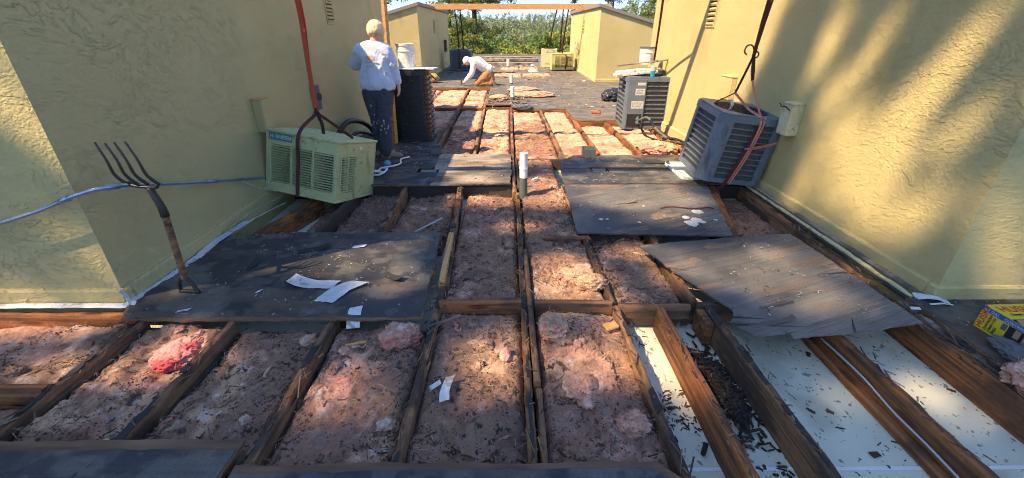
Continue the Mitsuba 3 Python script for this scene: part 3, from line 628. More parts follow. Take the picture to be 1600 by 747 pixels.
def shade_tree():
    k = thing('pine_tree', 'tall spreading pine behind the viewer whose shade dapples the roof', 'tree'); r = np.random.default_rng(4)
    base = V(ctr[0] + .4, ctr[1] - .5, hb); tk, TP = limb(base, ctr + V(.4, -.5, 4.6), .36, .06, 5, .015, 14)
    d = r.normal(size=(1750, 3)); d /= np.linalg.norm(d, axis=1, keepdims=True); C = ctr + d * r.random((1750, 1)) ** .36 * V(5.2, 4.4, 4.2)
    F = C - np.outer(C[:, 2] / SUN[2], SUN)
    keep = np.ones(len(C), bool)
    for gx_, gy_, a, b in SUN_PATCHES:
        mg = .12 if gx_ > 2.9 else .15
        keep &= ((F[:, 0] - gx_) / (a + mg)) ** 2 + ((F[:, 1] - gy_) / (b + mg)) ** 2 > 1
    keep &= F[:, 1] < 4.85 + .4 * np.sin(F[:, 0] * 2.1) + r.normal(0, .25, len(F))
    C = C[keep]; wood_ = [tk]
    for q in range(0, len(C), 12):
        o = TP[int(np.clip(np.argmin(np.abs(TP[:, 2] - C[q][2])) - 1, 3, 13))]; wood_.append(limb(o, C[q], .05, .012, q, .08, 6)[0])
    part(k, 'trunk', cat(wood_), 'bark', True)
    lv, cc = leaves(C, 110, (.36, .36, .26), .125, 6, [(.05, .085, .03), (.07, .10, .035)])
    Q = np.array(lv.vertices).reshape(-1, 4, 3).mean(1); Q = Q - np.outer(Q[:, 2] / SUN[2], SUN); ok = np.ones(len(Q), bool)      # leaves cut out where sun patches are meant to land
    for gx_, gy_, a, b in SUN_PATCHES: ok &= ((Q[:, 0] - gx_) / (a + .03)) ** 2 + ((Q[:, 1] - gy_) / (b + .03)) ** 2 > 1
    vv = np.array(lv.vertices).reshape(-1, 4, 3)[ok].reshape(-1, 3); j = np.arange(ok.sum()) * 4
    part(k, 'crown', tm(vv, np.vstack([np.c_[j, j + 1, j + 2], np.c_[j, j + 2, j + 3]])), 'leaf', color=np.asarray(cc).reshape(-1, 4, 3)[ok].reshape(-1, 3))
shade_tree()

Gs, Gy, Gd, Gb = [(.15, .23, .055), (.095, .16, .04)], [(.28, .31, .07), (.17, .22, .05)], [(.035, .06, .022), (.05, .075, .03)], [(.13, .19, .085), (.09, .14, .07)]
def at(x, y, dz=-.3): return (x, y, float(land(np.array(float(x)), np.array(float(y)))) + dz)
tree('pine_tree', 'tall pine with bare dark trunk and drooping boughs right of the kneeling worker', 'tree', at(-3.4, 46), 27, 4.4, .30, 46, [(.13, .15, .035), (.07, .10, .03)], 21, per=110, clump=.62, leaf=.10, shape='wide', tr=.42, droop=.35)
tree('pine_tree', 'yellow green conifer behind the far left condenser', 'tree', at(-4.9, 41), 17.5, 2.4, .22, 50, [(.32, .32, .06), (.17, .21, .045)], 22, per=110, clump=.5, leaf=.085, shape='wide', tr=.24, droop=.25)
tree('leafy_tree', 'bright green leafy tree above the left sloping tower roof', 'tree', at(-13.5, 40), 19, 5.0, .3, 50, [(.10, .19, .035), (.06, .12, .028)], 23, per=120, clump=.8, leaf=.12, tr=.3)
tree('leafy_tree', 'green leafy tree left of the standing worker beyond the tower', 'tree', at(-19, 46), 20, 5.5, .3, 40, Gs, 24, per=120, clump=.9, leaf=.13, tr=.3)
tree('leafy_tree', 'sunlit yellow green tree above the right sloping tower roof', 'tree', at(16.2, 52), 18.5, 4.6, .3, 50, [(.19, .23, .04), (.10, .15, .03)], 25, per=120, clump=.8, leaf=.12, tr=.3)
tree('dark_conifer', 'dark conifer rising behind the right sloping tower roof', 'tree', at(14.5, 66), 24, 3.2, .2, 60, Gd, 26, per=90, clump=.6, leaf=.11, shape='cone', tr=.3)
tree('dark_conifer', 'slim dark conifer top touching the long timber beam near the right tower', 'tree', at(16.0, 118), 29.5, 1.8, .2, 50, Gd, 27, per=50, clump=.6, leaf=.14, shape='cone', tr=.3)
for x, y, top, R_, lb in [(-17.5, -2.5, 12.5, 5.2, 'leafy tree left of the roof level with the near left tower'), (-18.5, 6.5, 13.0, 5.4, 'leafy tree left of the roof opposite the standing worker'), (-17.0, 15.5, 11.5, 5.0, 'leafy tree left of the roof opposite the gap between left towers'), (-24, 1.5, 14.5, 5.6, 'taller leafy tree in the second row left of the roof')]:
    b_ = at(x, y); tree('leafy_tree', lb, 'tree', b_, top - b_[2], R_, .2, 44, Gs, 70 + int(y), per=110, clump=1.0, leaf=.20, tr=.32)
mid = [(-4.0, 62, .4, 5.0, Gs, 'deep green rounded tree just beyond the dark pine trunk'), (.6, 58, -.6, 4.8, Gy, 'rounded green tree straight above the row of white vent pipes'), (5.2, 64, .9, 5.2, Gs, 'tall rounded green tree behind the pale condensers'),
       (9.4, 60, 2.2, 5.0, Gy, 'lighter green tree against the right far tower wall'), (2.6, 80, .2, 5.8, Gs, 'green crown rising between two lighter crowns in mid valley'), (-8.0, 74, 2.6, 5.8, Gs, 'broad green tree behind the yellow green conifer'),
       (-1.8, 92, -.4, 6.0, Gb, 'bluish green crown in the valley left of centre'), (8.4, 96, 1.6, 6.3, Gb, 'bluish green crown in the valley right of centre'), (13.6, 84, 3.4, 6.2, Gs, 'full green crown partly behind the right far tower')]
for i, (x, y, top, R, c, lb) in enumerate(mid):
    b_ = at(x, y); tree('leafy_tree', lb, 'tree', b_, 1.0 + top - b_[2], R, .12, 46, c, 40 + i, per=120, clump=.9, leaf=.16, tr=.28)

# the wooded hillside: far-off wood that reads as one mass
r = np.random.default_rng(8); pts, cols = [], []
M = 1700; ang = r.uniform(-.40, .46, M); dist = 150 + 335 * r.random(M) ** .8; fx, fy = dist * np.sin(ang), dist * np.cos(ang); fz = land(fx, fy); fh = r.uniform(6, 15, M) * (1 + (dist > 250) * .15)
C, S = [], []
for x, y, z, h in zip(fx, fy, fz, fh):
    con = r.random() < .38
    for q in range(11):
        t = (q + .5) / 11; rr = h * (.22 * (1 - t) + .02 if con else .34 * math.sin(math.pi * min(1, t * .9 + .12))); a = r.uniform(0, 6.28)
        C.append((x + rr * math.cos(a) * .8, y + rr * math.sin(a) * .8, z + h * (.1 + .9 * t)))
lv, cc = leaves(np.array(C), 12, (1.25, 1.25, 1.1), .50, 9, [(.16, .215, .105), (.25, .285, .155)], 1.3)  # pale leaf colours stand in for distant haze
k = solo('hillside_wood', 'wooded hillside across the valley with haze put into its pale green', 'woodland', lv, 'leaf', color=cc, kind='stuff')
for i, (x, y, w, h, rc, lb) in enumerate([(-13.0, 255, 16, 6, 'roof_gray', 'pale long house among trees on the far hillside'), (7.0, 290, 11, 6, 'brick_red', 'small cream house with reddish roof on the hillside'), (-26, 330, 12, 6, 'roof_gray', 'small pale house high on the hill near the pine')]):
    z = float(land(np.array(float(x)), np.array(float(y)))) + 3.5; hk = thing('hillside_house', lb, 'house', 'houses on the far hillside')
    part(hk, 'wall', bx(x - w / 2, x + w / 2, y, y + 8, z - 4, z + h * .6), 'cream_paint')
    part(hk, 'roof', tm([(x - w / 2 - .5, y - .6, z + h * .6 + .01), (x + w / 2 + .5, y - .6, z + h * .6 + .01), (x + w / 2 + .5, y + 8.6, z + h * .6 + .01), (x - w / 2 - .5, y + 8.6, z + h * .6 + .01), (x - w / 2, y + 4, z + h), (x + w / 2, y + 4, z + h)],
         [(0, 1, 5), (0, 5, 4), (2, 3, 4), (2, 4, 5), (1, 2, 5), (3, 0, 4), (0, 3, 2), (0, 2, 1)]), rc)
    for q in range(3):
        xx = x - w / 2 + w * (q + .5) / 3; part(hk, 'window', bx(xx - .8, xx + .8, y - .06, y + .02, z + .6, z + 2.1), 'window_pane')
# ---------------------------------------------------------------- condenser units
def rsq(w, d, r, n=7):
    r = min(r, w / 2 - .001, d / 2 - .001); out = []
    for cx, cy, a0 in ((w / 2 - r, d / 2 - r, 0), (-w / 2 + r, d / 2 - r, 90), (-w / 2 + r, -d / 2 + r, 180), (w / 2 - r, -d / 2 + r, 270)):
        for t in np.linspace(0, 90, n): out.append((cx + r * math.cos(math.radians(a0 + t)), cy + r * math.sin(math.radians(a0 + t))))
    return out
def ext(poly, z0, z1):
    m = trimesh.creation.extrude_polygon(poly if hasattr(poly, 'area') else Polygon(poly), z1 - z0, engine='earcut'); return xf(m, None, (0, 0, z0))
def ring(w, d, r, t, z0, z1): return ext(Polygon(rsq(w, d, r), [rsq(w - 2 * t, d - 2 * t, max(r - t, .004))]), z0, z1)
def dome(w, d, r, z0, z1, inset):
    """a lid whose edge rolls over"""
    rows = [(0, 0), (0, .55), (.12, .8), (.35, .95), (1, 1)]; n = 28; P = []
    for a, b in rows: P.append(np.c_[np.array(rsq(w - 2 * inset * a, d - 2 * inset * a, max(r - inset * a, .01))), np.full(n, z0 + (z1 - z0) * b)])
    v = np.vstack(P + [[[0, 0, z1]], [[0, 0, z0]]]); f = []
    for i in range(len(rows) - 1):
        for j in range(n):
            a, b = i * n + j, i * n + (j + 1) % n; f += [[a, b, b + n], [a, b + n, a + n]]
    k = (len(rows) - 1) * n
    for j in range(n): f += [[k + j, k + (j + 1) % n, len(v) - 2], [(j + 1) % n, j, len(v) - 1]]
    return tm(v, f)

def condenser(label, w, d, h, r, paint, nband, pos, R=np.eye(3), posts=True, post_w=.10, panel=None, wires=True, core='coil_fins', bandh=.012, group=None, fan=.8):
    """round-shouldered outdoor unit: base pan, dark coil, horizontal guard bands, corner posts, lid with a fan opening and wire guard; origin in the middle of its foot"""
    k = thing('condenser_unit', label, 'condenser', group); P = lambda m: xf(m, R, pos)
    part(k, 'base_pan', P(ring(w, d, r, .035, 0, .05)), paint, 30)
    lid0 = h - .075
    part(k, 'coil', P(ring(w - .07, d - .07, max(r - .03, .01), .045, .012, lid0 - .002)), core, 30)
    z = np.linspace(.05, lid0, nband + 2)[1:-1]
    for q in z: part(k, 'guard_band', P(ring(w - .004, d - .004, r, .022, q - bandh / 2, q + bandh / 2)), paint, 30)
    if wires:
        vs = []
        for e in np.linspace(-w / 2 + r, w / 2 - r, int(w / .016)):
            for s in (-1, 1): vs.append((e, s * (d / 2 - .024)))
        for e in np.linspace(-d / 2 + r, d / 2 - r, int(d / .016)):
            for s in (-1, 1): vs.append((s * (w / 2 - .024), e))
        m = cat([xf(trimesh.creation.box((.003, .003, lid0 - .05)), None, (x, y, (lid0 + .05) / 2)) for x, y in vs])
        part(k, 'coil_guard', P(m), 'fin_gray', kind='stuff')
    if posts:
        for sx in (-1, 1):
            for sy in (-1, 1):
                o = Polygon(rsq(w + .004, d + .004, r)).difference(Polygon(rsq(w - .028, d - .028, r - .014))).intersection(
                    sbox(min(sx * (w / 2 - r - post_w), sx * w), min(sy * (d / 2 - r - post_w), sy * d), max(sx * (w / 2 - r - post_w), sx * w), max(sy * (d / 2 - r - post_w), sy * d)))
                part(k, 'corner_post', P(ext(max(getattr(o, 'geoms', [o]), key=lambda g: g.area), .05, lid0)), paint, 30)
    fr_ = min(w, d) / 2 * fan
    lid = Polygon(rsq(w + .012, d + .012, r)).difference(Polygon(circ(fr_, 40)))
    part(k, 'lid', P(cat([ext(lid, lid0, h - .012), ext(Polygon(rsq(w - .02, d - .02, r - .016)).difference(Polygon(circ(fr_, 40))), h - .012, h)])), paint, 25)
    part(k, 'fan_guard', P(cat([ext(Polygon(circ(a + .003, 36), [circ(a - .003, 36)]), h - .008, h - .002) for a in np.arange(.06, fr_, .028)] + [xf(trimesh.creation.box((fr_ * 2, .006, .006)), rot('z', 45 * q), (0, 0, h - .012)) for q in range(4)])), 'black_iron')
    part(k, 'fan', P(cat([xf(trimesh.creation.cylinder(.06, .09, sections=16), None, (0, 0, h - .13))] + [xf(xf(bx(.05, fr_ * .92, -.06, .06, -.002, .002, .001), rot('x', 28)), rot('z', 72 * q), (0, 0, h - .13)) for q in range(5)])), 'fin_gray')
    part(k, 'floor_pan', P(ext(rsq(w - .17, d - .17, .02), .004, .02)), paint)
    if panel: panel(k, P)
    return k

# the grey unit dangling over the right curb, tipped
Rh = rot('z', 0.3) @ rot('x', 4.8) @ rot('y', 7.1)
c2 = V(2.471, 4.745, .49) - Rh @ V(0, 0, .366)
condenser('grey rounded unit hanging tipped on red straps over the right curb', .703, .731, .731, .10, 'gray_paint', 9, c2, Rh, post_w=.035)
# the grey unit with stickers standing further back on the right
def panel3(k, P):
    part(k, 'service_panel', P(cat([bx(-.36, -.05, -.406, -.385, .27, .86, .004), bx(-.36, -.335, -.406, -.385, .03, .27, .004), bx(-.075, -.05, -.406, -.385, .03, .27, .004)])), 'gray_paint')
    part(k, 'dark_plate', P(bx(-.335, -.075, -.404, -.388, .05, .27, .002)), 'ink')  # solid black plate, paints the shade of an open hollow
    for x0, x1, z0, z1, lb in ((-.21, -.07, .765, .81, 'narrow badge sticker'), (-.235, -.07, .60, .71, 'pale wiring sticker'), (-.285, -.07, .37, .50, 'largest pale sticker')):
        s_ = part(k, 'sticker', P(bx(x0, x1, -.4085, -.406, z0, z1, .0008)), 'sticker', label=lb)
        for q in range(3):
            zz = z0 + (z1 - z0) * (.25 + .25 * q)
            if z1 - z0 > .06: part(s_, 'print_line', P(bx(x0 + .015, x1 - .02 - .02 * (q % 2), -.4095, -.4086, zz - .004, zz + .004, .0003)), 'fin_gray')
    for z in (.13, .19): part(k, 'valve', P(cat([xf(trimesh.creation.cylinder(.026, .07, sections=14), rot('x', 90), (-.15, -.43, z)), xf(trimesh.creation.cylinder(.016, .06, sections=12), None, (-.15, -.45, z + .02))])), 'sky_tinted_steel', 30)
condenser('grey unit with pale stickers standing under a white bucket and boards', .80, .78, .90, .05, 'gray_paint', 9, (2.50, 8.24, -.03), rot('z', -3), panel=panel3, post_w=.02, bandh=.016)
# the tall black unit behind the standing worker
condenser('tall black ribbed unit behind the standing worker with bucket on top', .62, .66, 1.06, .14, 'black_paint', 12, (-1.52, 7.0, .02), rot('z', 4), posts=False, bandh=.016, wires=False, core='black_paint')
# far left grey unit in the shade of the back tower
condenser('grey gridded unit hanging beside the far left tower', .92, .8, .80, .06, 'gray_paint', 8, (-2.05, 19.9, .05), rot('z', 0), posts=True, post_w=.03, bandh=.03, core='coil_fins')

def louver_box(label, w, d, h, pos, R, paint, front, right, text=None, group=None, extra=None):
    """square sheet-metal unit: shell panels, louvred openings with bent slats"""
    k = thing('condenser_unit', label, 'condenser', group); P = lambda m: xf(m, R, pos)
    sh_ = Manifold.cube((w, d, h - .03)).translate((-w / 2, -d / 2, 0))      # the louvred openings are real pockets in the shell
    for x0, x1, z0, z1, n in front: sh_ = sh_ - Manifold.cube((x1 - x0, .305, z1 - z0)).translate((x0, -d / 2 - .005, z0))
    for x0, x1, z0, z1, n in right: sh_ = sh_ - Manifold.cube((.205, x1 - x0, z1 - z0)).translate((w / 2 - .20, x0, z0))
    part(k, 'shell', P(tri(sh_)), paint)
    part(k, 'lid', P(bx(-w / 2 - .012, w / 2 + .012, -d / 2 - .012, d / 2 + .012, h - .03, h, .008)), paint)
    part(k, 'base_pan', P(cat([bx(-w / 2 - .006, w / 2 + .006, -d / 2 - .006, d / 2 + .006, -.028, -.001, .004)])), paint)
    for side, wins in (('front', front), ('right', right)):
        for x0, x1, z0, z1, n in wins:
            def on(m):     # window frame coordinates -> unit
                return P(xf(m, None, (0, -d / 2, 0)) if side == 'front' else xf(xf(m, rot('z', 90)), None, (w / 2, 0, 0)))
            lp = part(k, 'louver_panel', on(bx(x0 + .002, x1 - .002, .28, .287, z0 + .002, z1 - .002, .001) if side == 'front' else bx(x0 + .002, x1 - .002, -.0 + .176, .183, z0 + .002, z1 - .002, .001)), 'coil_fins')
            sl = []
            for q in range(n):
                z = z0 + (z1 - z0) * (q + .5) / n; hh = (z1 - z0) / n
                sl.append(xf(trimesh.creation.box((x1 - x0, .0150, .0030)), rot('x', 30), ((x0 + x1) / 2, -.003, z)))
            part(lp, 'slats', on(cat(sl)), paint, kind='stuff')
            part(lp, 'rim', on(cat([bx(x0 - .008, x0, -.012, -.001, z0 - .008, z1 + .008, .002), bx(x1, x1 + .008, -.012, -.001, z0 - .008, z1 + .008, .002)])), paint)
    if extra: extra(k, P)
    return k
# the sage green unit dangling at the left
Rg = rot('z', -12.5) @ rot('x', -12.2) @ rot('y', 7.0)
gpos = V(-2.005, 4.471, .335) - Rg @ V(0, 0, .298)
def badge(k, P):
    d2 = .714 / 2
    b = part(k, 'name_badge', P(bx(-.365, -.105, -d2 - .012, -d2 - .001, .494, .562, .002)), 'teal_ink', label='dark teal badge with pale lettering')
    t = meshkit.text_mesh('RHEEM', .038, .003, True); t = xf(t, rot('x', 90)); t = xf(t, None, V(-.285, -d2 - .0125, .509))
    part(b, 'lettering', P(t), 'sticker')
    part(b, 'emblem', P(cat([bx(-.345, -.338, -d2 - .0155, -d2 - .0125, .507, .549, .0005), bx(-.315, -.308, -d2 - .0155, -d2 - .0125, .507, .549, .0005), bx(-.337, -.316, -d2 - .0155, -d2 - .0125, .523, .531, .0005)])), 'sticker')
    part(k, 'latch', P(bx(.40, .412, .02, .05, .50, .53, .002)), 'white_plastic')
    for y in (-.02, .14, .28): part(k, 'screw', P(xf(trimesh.creation.cylinder(.007, .004, sections=10), rot('y', 90), (.402, y, .40 if y < 0 else .08))), 'sky_tinted_steel', 30)
louver_box('sage green louvred unit hanging crooked on red straps at left', .799, .714, .596, gpos, Rg, 'green_paint',
           [(-.335, -.115, .07, .45, 15), (-.095, .125, .07, .45, 15), (.145, .365, .07, .45, 15)], [(-.30, -.19, .07, .43, 14), (-.165, -.055, .07, .43, 14)], extra=badge)
# the two pale far units
louver_box('pale yellow ribbed unit hanging low by the far right tower', .92, .7, .62, (2.29, 19.75, .09), rot('z', 2) @ rot('y', -1.5), 'yellow_paint',
           [(-.33, -.12, .08, .50, 12), (-.09, .12, .08, .50, 12), (.15, .42, .08, .50, 12)], [])
def crm(k, P):
    part(k, 'fan_ring', P(cat([ext(Polygon(circ(.26, 24), [circ(.24, 24)]), .74, .765)])), 'fin_gray'); part(k, 'inner_box', P(bx(-.16, .24, -.37, -.352, .12, .60, .003)), 'cream_paint')
louver_box('cream boxy unit standing farthest back on the right side', .72, .70, .74, (1.90, 21.7, .06), rot('z', -8), 'cream_paint', [(-.12, .28, .10, .62, 10)], [], extra=crm)

# ---------------------------------------------------------------- hoist timbers over the gap, lifting straps
def timber(name, label, catg, p0, p1, w, h, mat, **kw): return solo(name, label, catg, lumber(p0, p1, w, h, kw.pop('seed', 3), .001, .003, .25), mat, **kw)
TOP = 2.30
timber('hoist_beam', 'long orange timber lying across both far tower roofs', 'beam', (-3.6, 18.4, 2.30 + .19), (3.9, 18.4, 2.30 + .19), .09, .19, 'new_wood')
timber('hoist_beam', 'timber over the nearest pair of hanging units, casting a slanting shadow on the right wall', 'beam', (-3.4, 4.22, TOP + .19), (3.7, 4.22, TOP + .19), .09, .19, 'new_wood')
timber('hoist_beam', 'timber above the stickered unit, casting a slanting shadow on the right wall', 'beam', (-3.4, 6.52, TOP + .19), (3.7, 6.52, TOP + .19), .09, .19, 'new_wood')
solo('timber_post', 'upright orange post just behind the standing worker', 'post', lumber((-1.735, 6.54, .05), (-1.635, 6.50, 2.30), .045, .085, 9, .001, .002, .2), 'new_wood')

flat = lambda w, t: [(-w / 2, -t / 2), (w / 2, -t / 2), (w / 2, t / 2), (-w / 2, t / 2)]
def strap(pts, w, t=.004, n=20, up=(0, -1, 0)): return sweep(curve(pts, n) if len(pts) > 2 else np.array(pts), flat(w, t), up)
# left strap
ls = thing('lifting_strap', 'bright red webbing strap holding the sage green unit', 'strap')
part(ls, 'webbing', cat([strap([(-1.93, 4.24, 2.31), (-1.94, 4.45, 1.86), (-1.96, 4.46, 1.30), (-1.975, 4.47, .86)], .040), strap([(-1.90, 4.25, 2.31), (-1.92, 4.47, 1.80), (-1.955, 4.475, 1.30), (-1.965, 4.475, .87)], .028)]), 'orange_webbing')
def U(x, y, z): return tuple(gpos + Rg @ V(x, y, z))
knot = (-1.972, 4.47, .85)
part(ls, 'sling_leg', cat([strap([knot, U(-.02, -.372, .602), U(-.02, -.374, .3), U(-.02, -.374, -.034)], .034, .004, 30, (0, 1, .3)), strap([knot, U(.10, -.1, .75), U(.30, .05, .604)], .03, .004, 12)]), 'maroon_webbing')
part(ls, 'sling_leg', strap([knot, U(.02, -.08, .70), U(.02, -.05, .602)], .034), 'dark_webbing')
part(ls, 'tag', strip_mesh([(-1.99, 4.44, .845), (-2.03, 4.40, .80), (-2.065, 4.36, .752), (-2.09, 4.34, .72)], (.03, .03, .01), .001, 3, .004), 'white_paper')
part(ls, 'buckle', cat([xf(trimesh.creation.torus(.026, .006, 16, 8), rot('x', 80), knot), bx(-1.985, -1.955, 4.455, 4.475, .845, .90, .004)]), 'black_iron', 40)
# right straps
rs = thing('lifting_strap', 'dark red strap with open hook holding the tipped grey unit', 'strap')
hk = V(2.38, 4.45, 1.40)
part(rs, 'webbing', cat([strap([(2.36, 4.24, 2.31), (2.375, 4.40, 1.85), hk], .036), strap([(2.39, 4.245, 2.31), (2.41, 4.42, 1.80), hk + V(.012, .01, .03)], .02)]), 'maroon_webbing')
part(rs, 'hook', cat([tube(curve([hk + V(-.01, -.02, .02), hk + V(-.05, -.03, .08), hk + V(-.10, -.03, .08), hk + V(-.115, -.03, .03), hk + V(-.09, -.03, .0)], 20), .007), xf(trimesh.creation.torus(.028, .007, 16, 8), rot('x', 90), hk + V(.005, -.02, .0))]), 'black_iron', 40)
def W2(x, y, z): return tuple(c2 + Rh @ V(x, y, z))
kn = hk + V(-.075, .05, -.36); top_l = W2(-.20, .18, .74)
part(rs, 'sling_leg', cat([strap([hk, hk + V(-.02, .02, -.12), kn], .022), strap([kn, top_l], .022), strap([hk, hk + V(.02, -.02, -.15), hk + V(.045, .0, -.24)], .03)]), 'dark_webbing')
part(rs, 'sling_leg', cat([strap([hk, hk + V(.03, .0, -.2), W2(.04, -.30, .76), W2(.08, -.372, .70), W2(.05, -.385, .35), W2(-.02, -.38, 0)], .018, .004, 40, (0, 1, .2)),
                          strap([kn, W2(-.04, -.2, .775), W2(.04, -.372, .70), W2(.03, -.388, .4), W2(-.05, -.385, .02)], .022, .004, 36, (0, 1, .2))]), 'pink_webbing', label='faded pink twin straps over the near face')
part(rs, 'sling_leg', cat([strap([W2(.05, -.374, .68), W2(-.01, -.395, .35), W2(-.075, -.385, .0), W2(-.11, -.36, -.08)], .034, .004, 30, (0, 1, .2))]), 'maroon_webbing')
part(rs, 'loose_end', strap([W2(-.02, -.39, .40), W2(.10, -.45, .46), W2(.24, -.46, .52)], .045, .004, 10, (0, 1, .9)), 'pink_webbing')
part(rs, 'loose_end', sweep(curve([W2(-.11, -.36, -.08), (2.28, 4.2, -.10), (2.18, 4.0, -.13), (2.02, 3.88, .03), (1.82, 3.86, .035), (1.62, 3.92, .03), (1.5, 3.88, .03)], 40), flat(.02, .004), (0, 0, 1)), 'maroon_webbing')
part(rs, 'tag', strip_mesh([(2.35, 4.62, .95), (2.355, 4.60, .90), (2.33, 4.585, .87), (2.30, 4.57, .85)], (.03, .0, .01), .001, 5, .003), 'white_paper')
# straps of the farther units
for pts, lb, m_ in [([(2.08, 6.54, 2.31), (2.30, 7.2, 1.83), (2.61, 8.2, 1.08)], 'brown strap running down behind the right bucket', 'maroon_webbing'),
                    ([(-2.07, 18.42, 2.31), (-2.09, 19.3, 1.4), (-2.10, 19.48, .86), (-2.10, 19.47, .1)], 'left of two dark straps down the far left unit', 'maroon_webbing'),
                    ([(-1.87, 18.42, 2.31), (-1.90, 19.3, 1.5), (-1.92, 19.6, .86)], 'right of two dark straps to the far left unit', 'dark_webbing'),
                    ([(2.30, 18.42, 2.31), (2.28, 19.2, 1.4), (2.27, 19.5, .72), (2.42, 19.38, .60), (2.42, 19.38, .1)], 'rust strap round the pale yellow far unit', 'maroon_webbing'),
                    ([(1.86, 18.42, 2.31), (1.87, 20, 1.7), (1.86, 21.5, .82)], 'thin dark strap to the farthest cream unit', 'dark_webbing'),
                    ([(2.10, 18.42, 2.31), (2.12, 19, 1.3), (2.16, 19.5, .73)], 'thin strap just left of the rust strap', 'maroon_webbing')]:
    solo('lifting_strap', lb, 'strap', strap(pts, .035 if pts[0][1] < 10 else .05, .005, 20), m_)
# ---------------------------------------------------------------- loose sheets and boards
def tA(x, y): return .004 + 0 * x
def tB(x, y): return .012 * (x - 1.1) * 0 + .010 - .006 * (y - 2)
solo('plywood_sheet', 'black weathered plywood sheet butted against the cross deck at right', 'plywood sheet',
     slab(rag([(.60, 3.34), (1.93, 3.27), (2.02, 3.60), (2.27, 4.61), (.63, 4.605)], .012, .05, 31), .006, .013, 31, .006, tA, .10), 'board')
splitB = rag([(1.06, 3.06), (1.22, 2.62), (1.40, 2.16), (1.33, 2.05), (1.44, 1.845), (1.62, 1.90), (1.95, 1.93), (2.48, 2.03), (2.47, 2.5), (2.43, 3.27), (1.8, 3.20)], .014, .03, 33)
for (xa, ya, xb, yb, ww) in ((1.36, 2.03, 1.78, 1.99, .022), (1.37, 2.10, 1.58, 2.07, .018), (1.44, 1.90, 1.70, 1.955, .016), (2.0, 1.92, 2.10, 2.10, .02), (1.20, 2.70, 1.40, 2.62, .014), (2.46, 2.62, 2.22, 2.60, .016), (1.62, 1.88, 1.60, 1.97, .05)):
    splitB = splitB.difference(Polygon([(xa - (xb - xa) * .1, ya - ww), (xb, yb), (xa - (xb - xa) * .1, ya + ww)]))      # cracks running in from the broken edges
solo('plywood_sheet', 'loose splintered plywood sheet lying skewed across the bare right joists', 'plywood sheet',
     slab(splitB, .022, .013, 33, .005, tB, .10), 'board')
solo('plank', 'reddish board edge showing along the right side of the butted sheet', 'plank', lumber((1.95, 3.28, .004), (2.33, 4.62, .004), .10, .02, 61, .003, .01), 'orange_wood_y')
solo('plank', 'short pale two by four lying along the joist right of the big black deck', 'plank', xf(lumber((-.478, 2.52, .040), (-.505, 3.31, .044), .042, .06, 62, .002, .004)), 'new_wood')
solo('wood_offcut', 'small pale wood offcut sitting by the white ceiling bays', 'wood offcut', xf(bx(-.045, .045, -.03, .03, 0, .022, .006), rot('z', 24) @ rot('x', 8), (.62, 2.08, -.02)), 'new_wood')
solo('wood_offcut', 'pale splintered offcut near the small square pot at right', 'wood offcut', xf(bx(-.10, .10, -.03, .03, 0, .02, .006), rot('z', 55), (.84, 5.78, .02)), 'new_wood')
# torn ends of felt and veneer curling on the decks
for x, y, a, l, w_, z, m_, lb in [(-1.62, 3.02, 20, .16, .07, .022, 'felt_black', 'torn black felt flap on the big black deck, farthest one'), (-.86, 2.62, -35, .12, .06, .022, 'felt_black', 'torn black felt flap beside the white flashing strips'), (-1.95, 2.74, 70, .10, .05, .022, 'felt_black', 'torn black felt flap near the pitchfork'),
                                  (1.52, 2.02, 12, .20, .035, .042, 'pale_ply', 'peeled veneer strip at the broken corner of the skewed sheet'), (1.66, 2.20, 15, .16, .02, .044, 'pale_ply', 'thin peeled veneer strip on the skewed sheet'), (1.15, 4.02, 8, .14, .03, .026, 'pale_ply', 'peeled veneer strip on the butted black sheet'), (1.9, 5.5, -15, .22, .08, .024, 'felt_black', 'torn felt flap on the right cross deck')]:
    d = V(math.cos(math.radians(a)), math.sin(math.radians(a)), 0); n_ = V(-d[1], d[0], 0)
    solo('torn_flap', lb, 'torn felt' if m_ == 'felt_black' else 'veneer strip', strip_mesh([V(x, y, z) + d * l * t + V(0, 0, .03 * t ** 3 + .004) for t in np.linspace(-.5, 1, 9)], n_ * w_, .002, int(l * 100), .010), m_)
# metal tray below the dangling grey unit
solo('metal_tray', 'pale galvanised tray under the tipped grey unit', 'tray', cat([slab(Polygon(rsq(.62, .66, .05)), 0, .006), ring(.62, .66, .05, .008, 0, .03)]).apply_transform(trimesh.transformations.translation_matrix((2.36, 5.12, .022))), 'bare_flashing')

# ---------------------------------------------------------------- boxes on the walls
def wbox(label, x, y, z, w, d, h, mat, s, extra=None, cap=None):
    """s: +1 = on the left tower's wall facing +x"""
    k = thing('electrical_box', label, 'electrical box')
    a, b = (x, x + d) if s > 0 else (x - d, x)
    part(k, 'body', bx(a, b, y, y + w, z, z + h, .006), mat)
    part(k, 'cover', bx(a - .006 * (s < 0), b + .006 * (s > 0), y - .006, y + w + .006, z + h + .001, z + h + .018, .005) if cap is None else bx(a, b, y - .004, y + w + .004, z + h + .001, z + h + .012, .003), mat if cap is None else cap)
    if extra: extra(k)
    return k
wbox('olive box on the left wall just above the sage green unit', -2.52, 4.30, .69, .15, .10, .31, 'stucco', 1, None, 'new_wood')
wbox('grey disconnect box on the left wall beside the red strap', -2.52, 5.64, .68, .15, .06, .28, 'pot_metal', 1, lambda k: part(k, 'handle', xf(trimesh.creation.torus(.04, .008, 16, 8), rot('y', 90), (-2.44, 5.72, .84)), 'black_iron', 40))
def wireR(k): part(k, 'wire', tube(curve([(2.66, 4.11, .93), (2.655, 4.17, .955), (2.655, 4.24, .95), (2.67, 4.30, .97)], 16), .006), 'black_rubber')
wbox('cream box on the right wall above the dangling grey unit', 2.82, 4.14, .68, .16, .12, .29, 'cream_paint', -1, wireR)
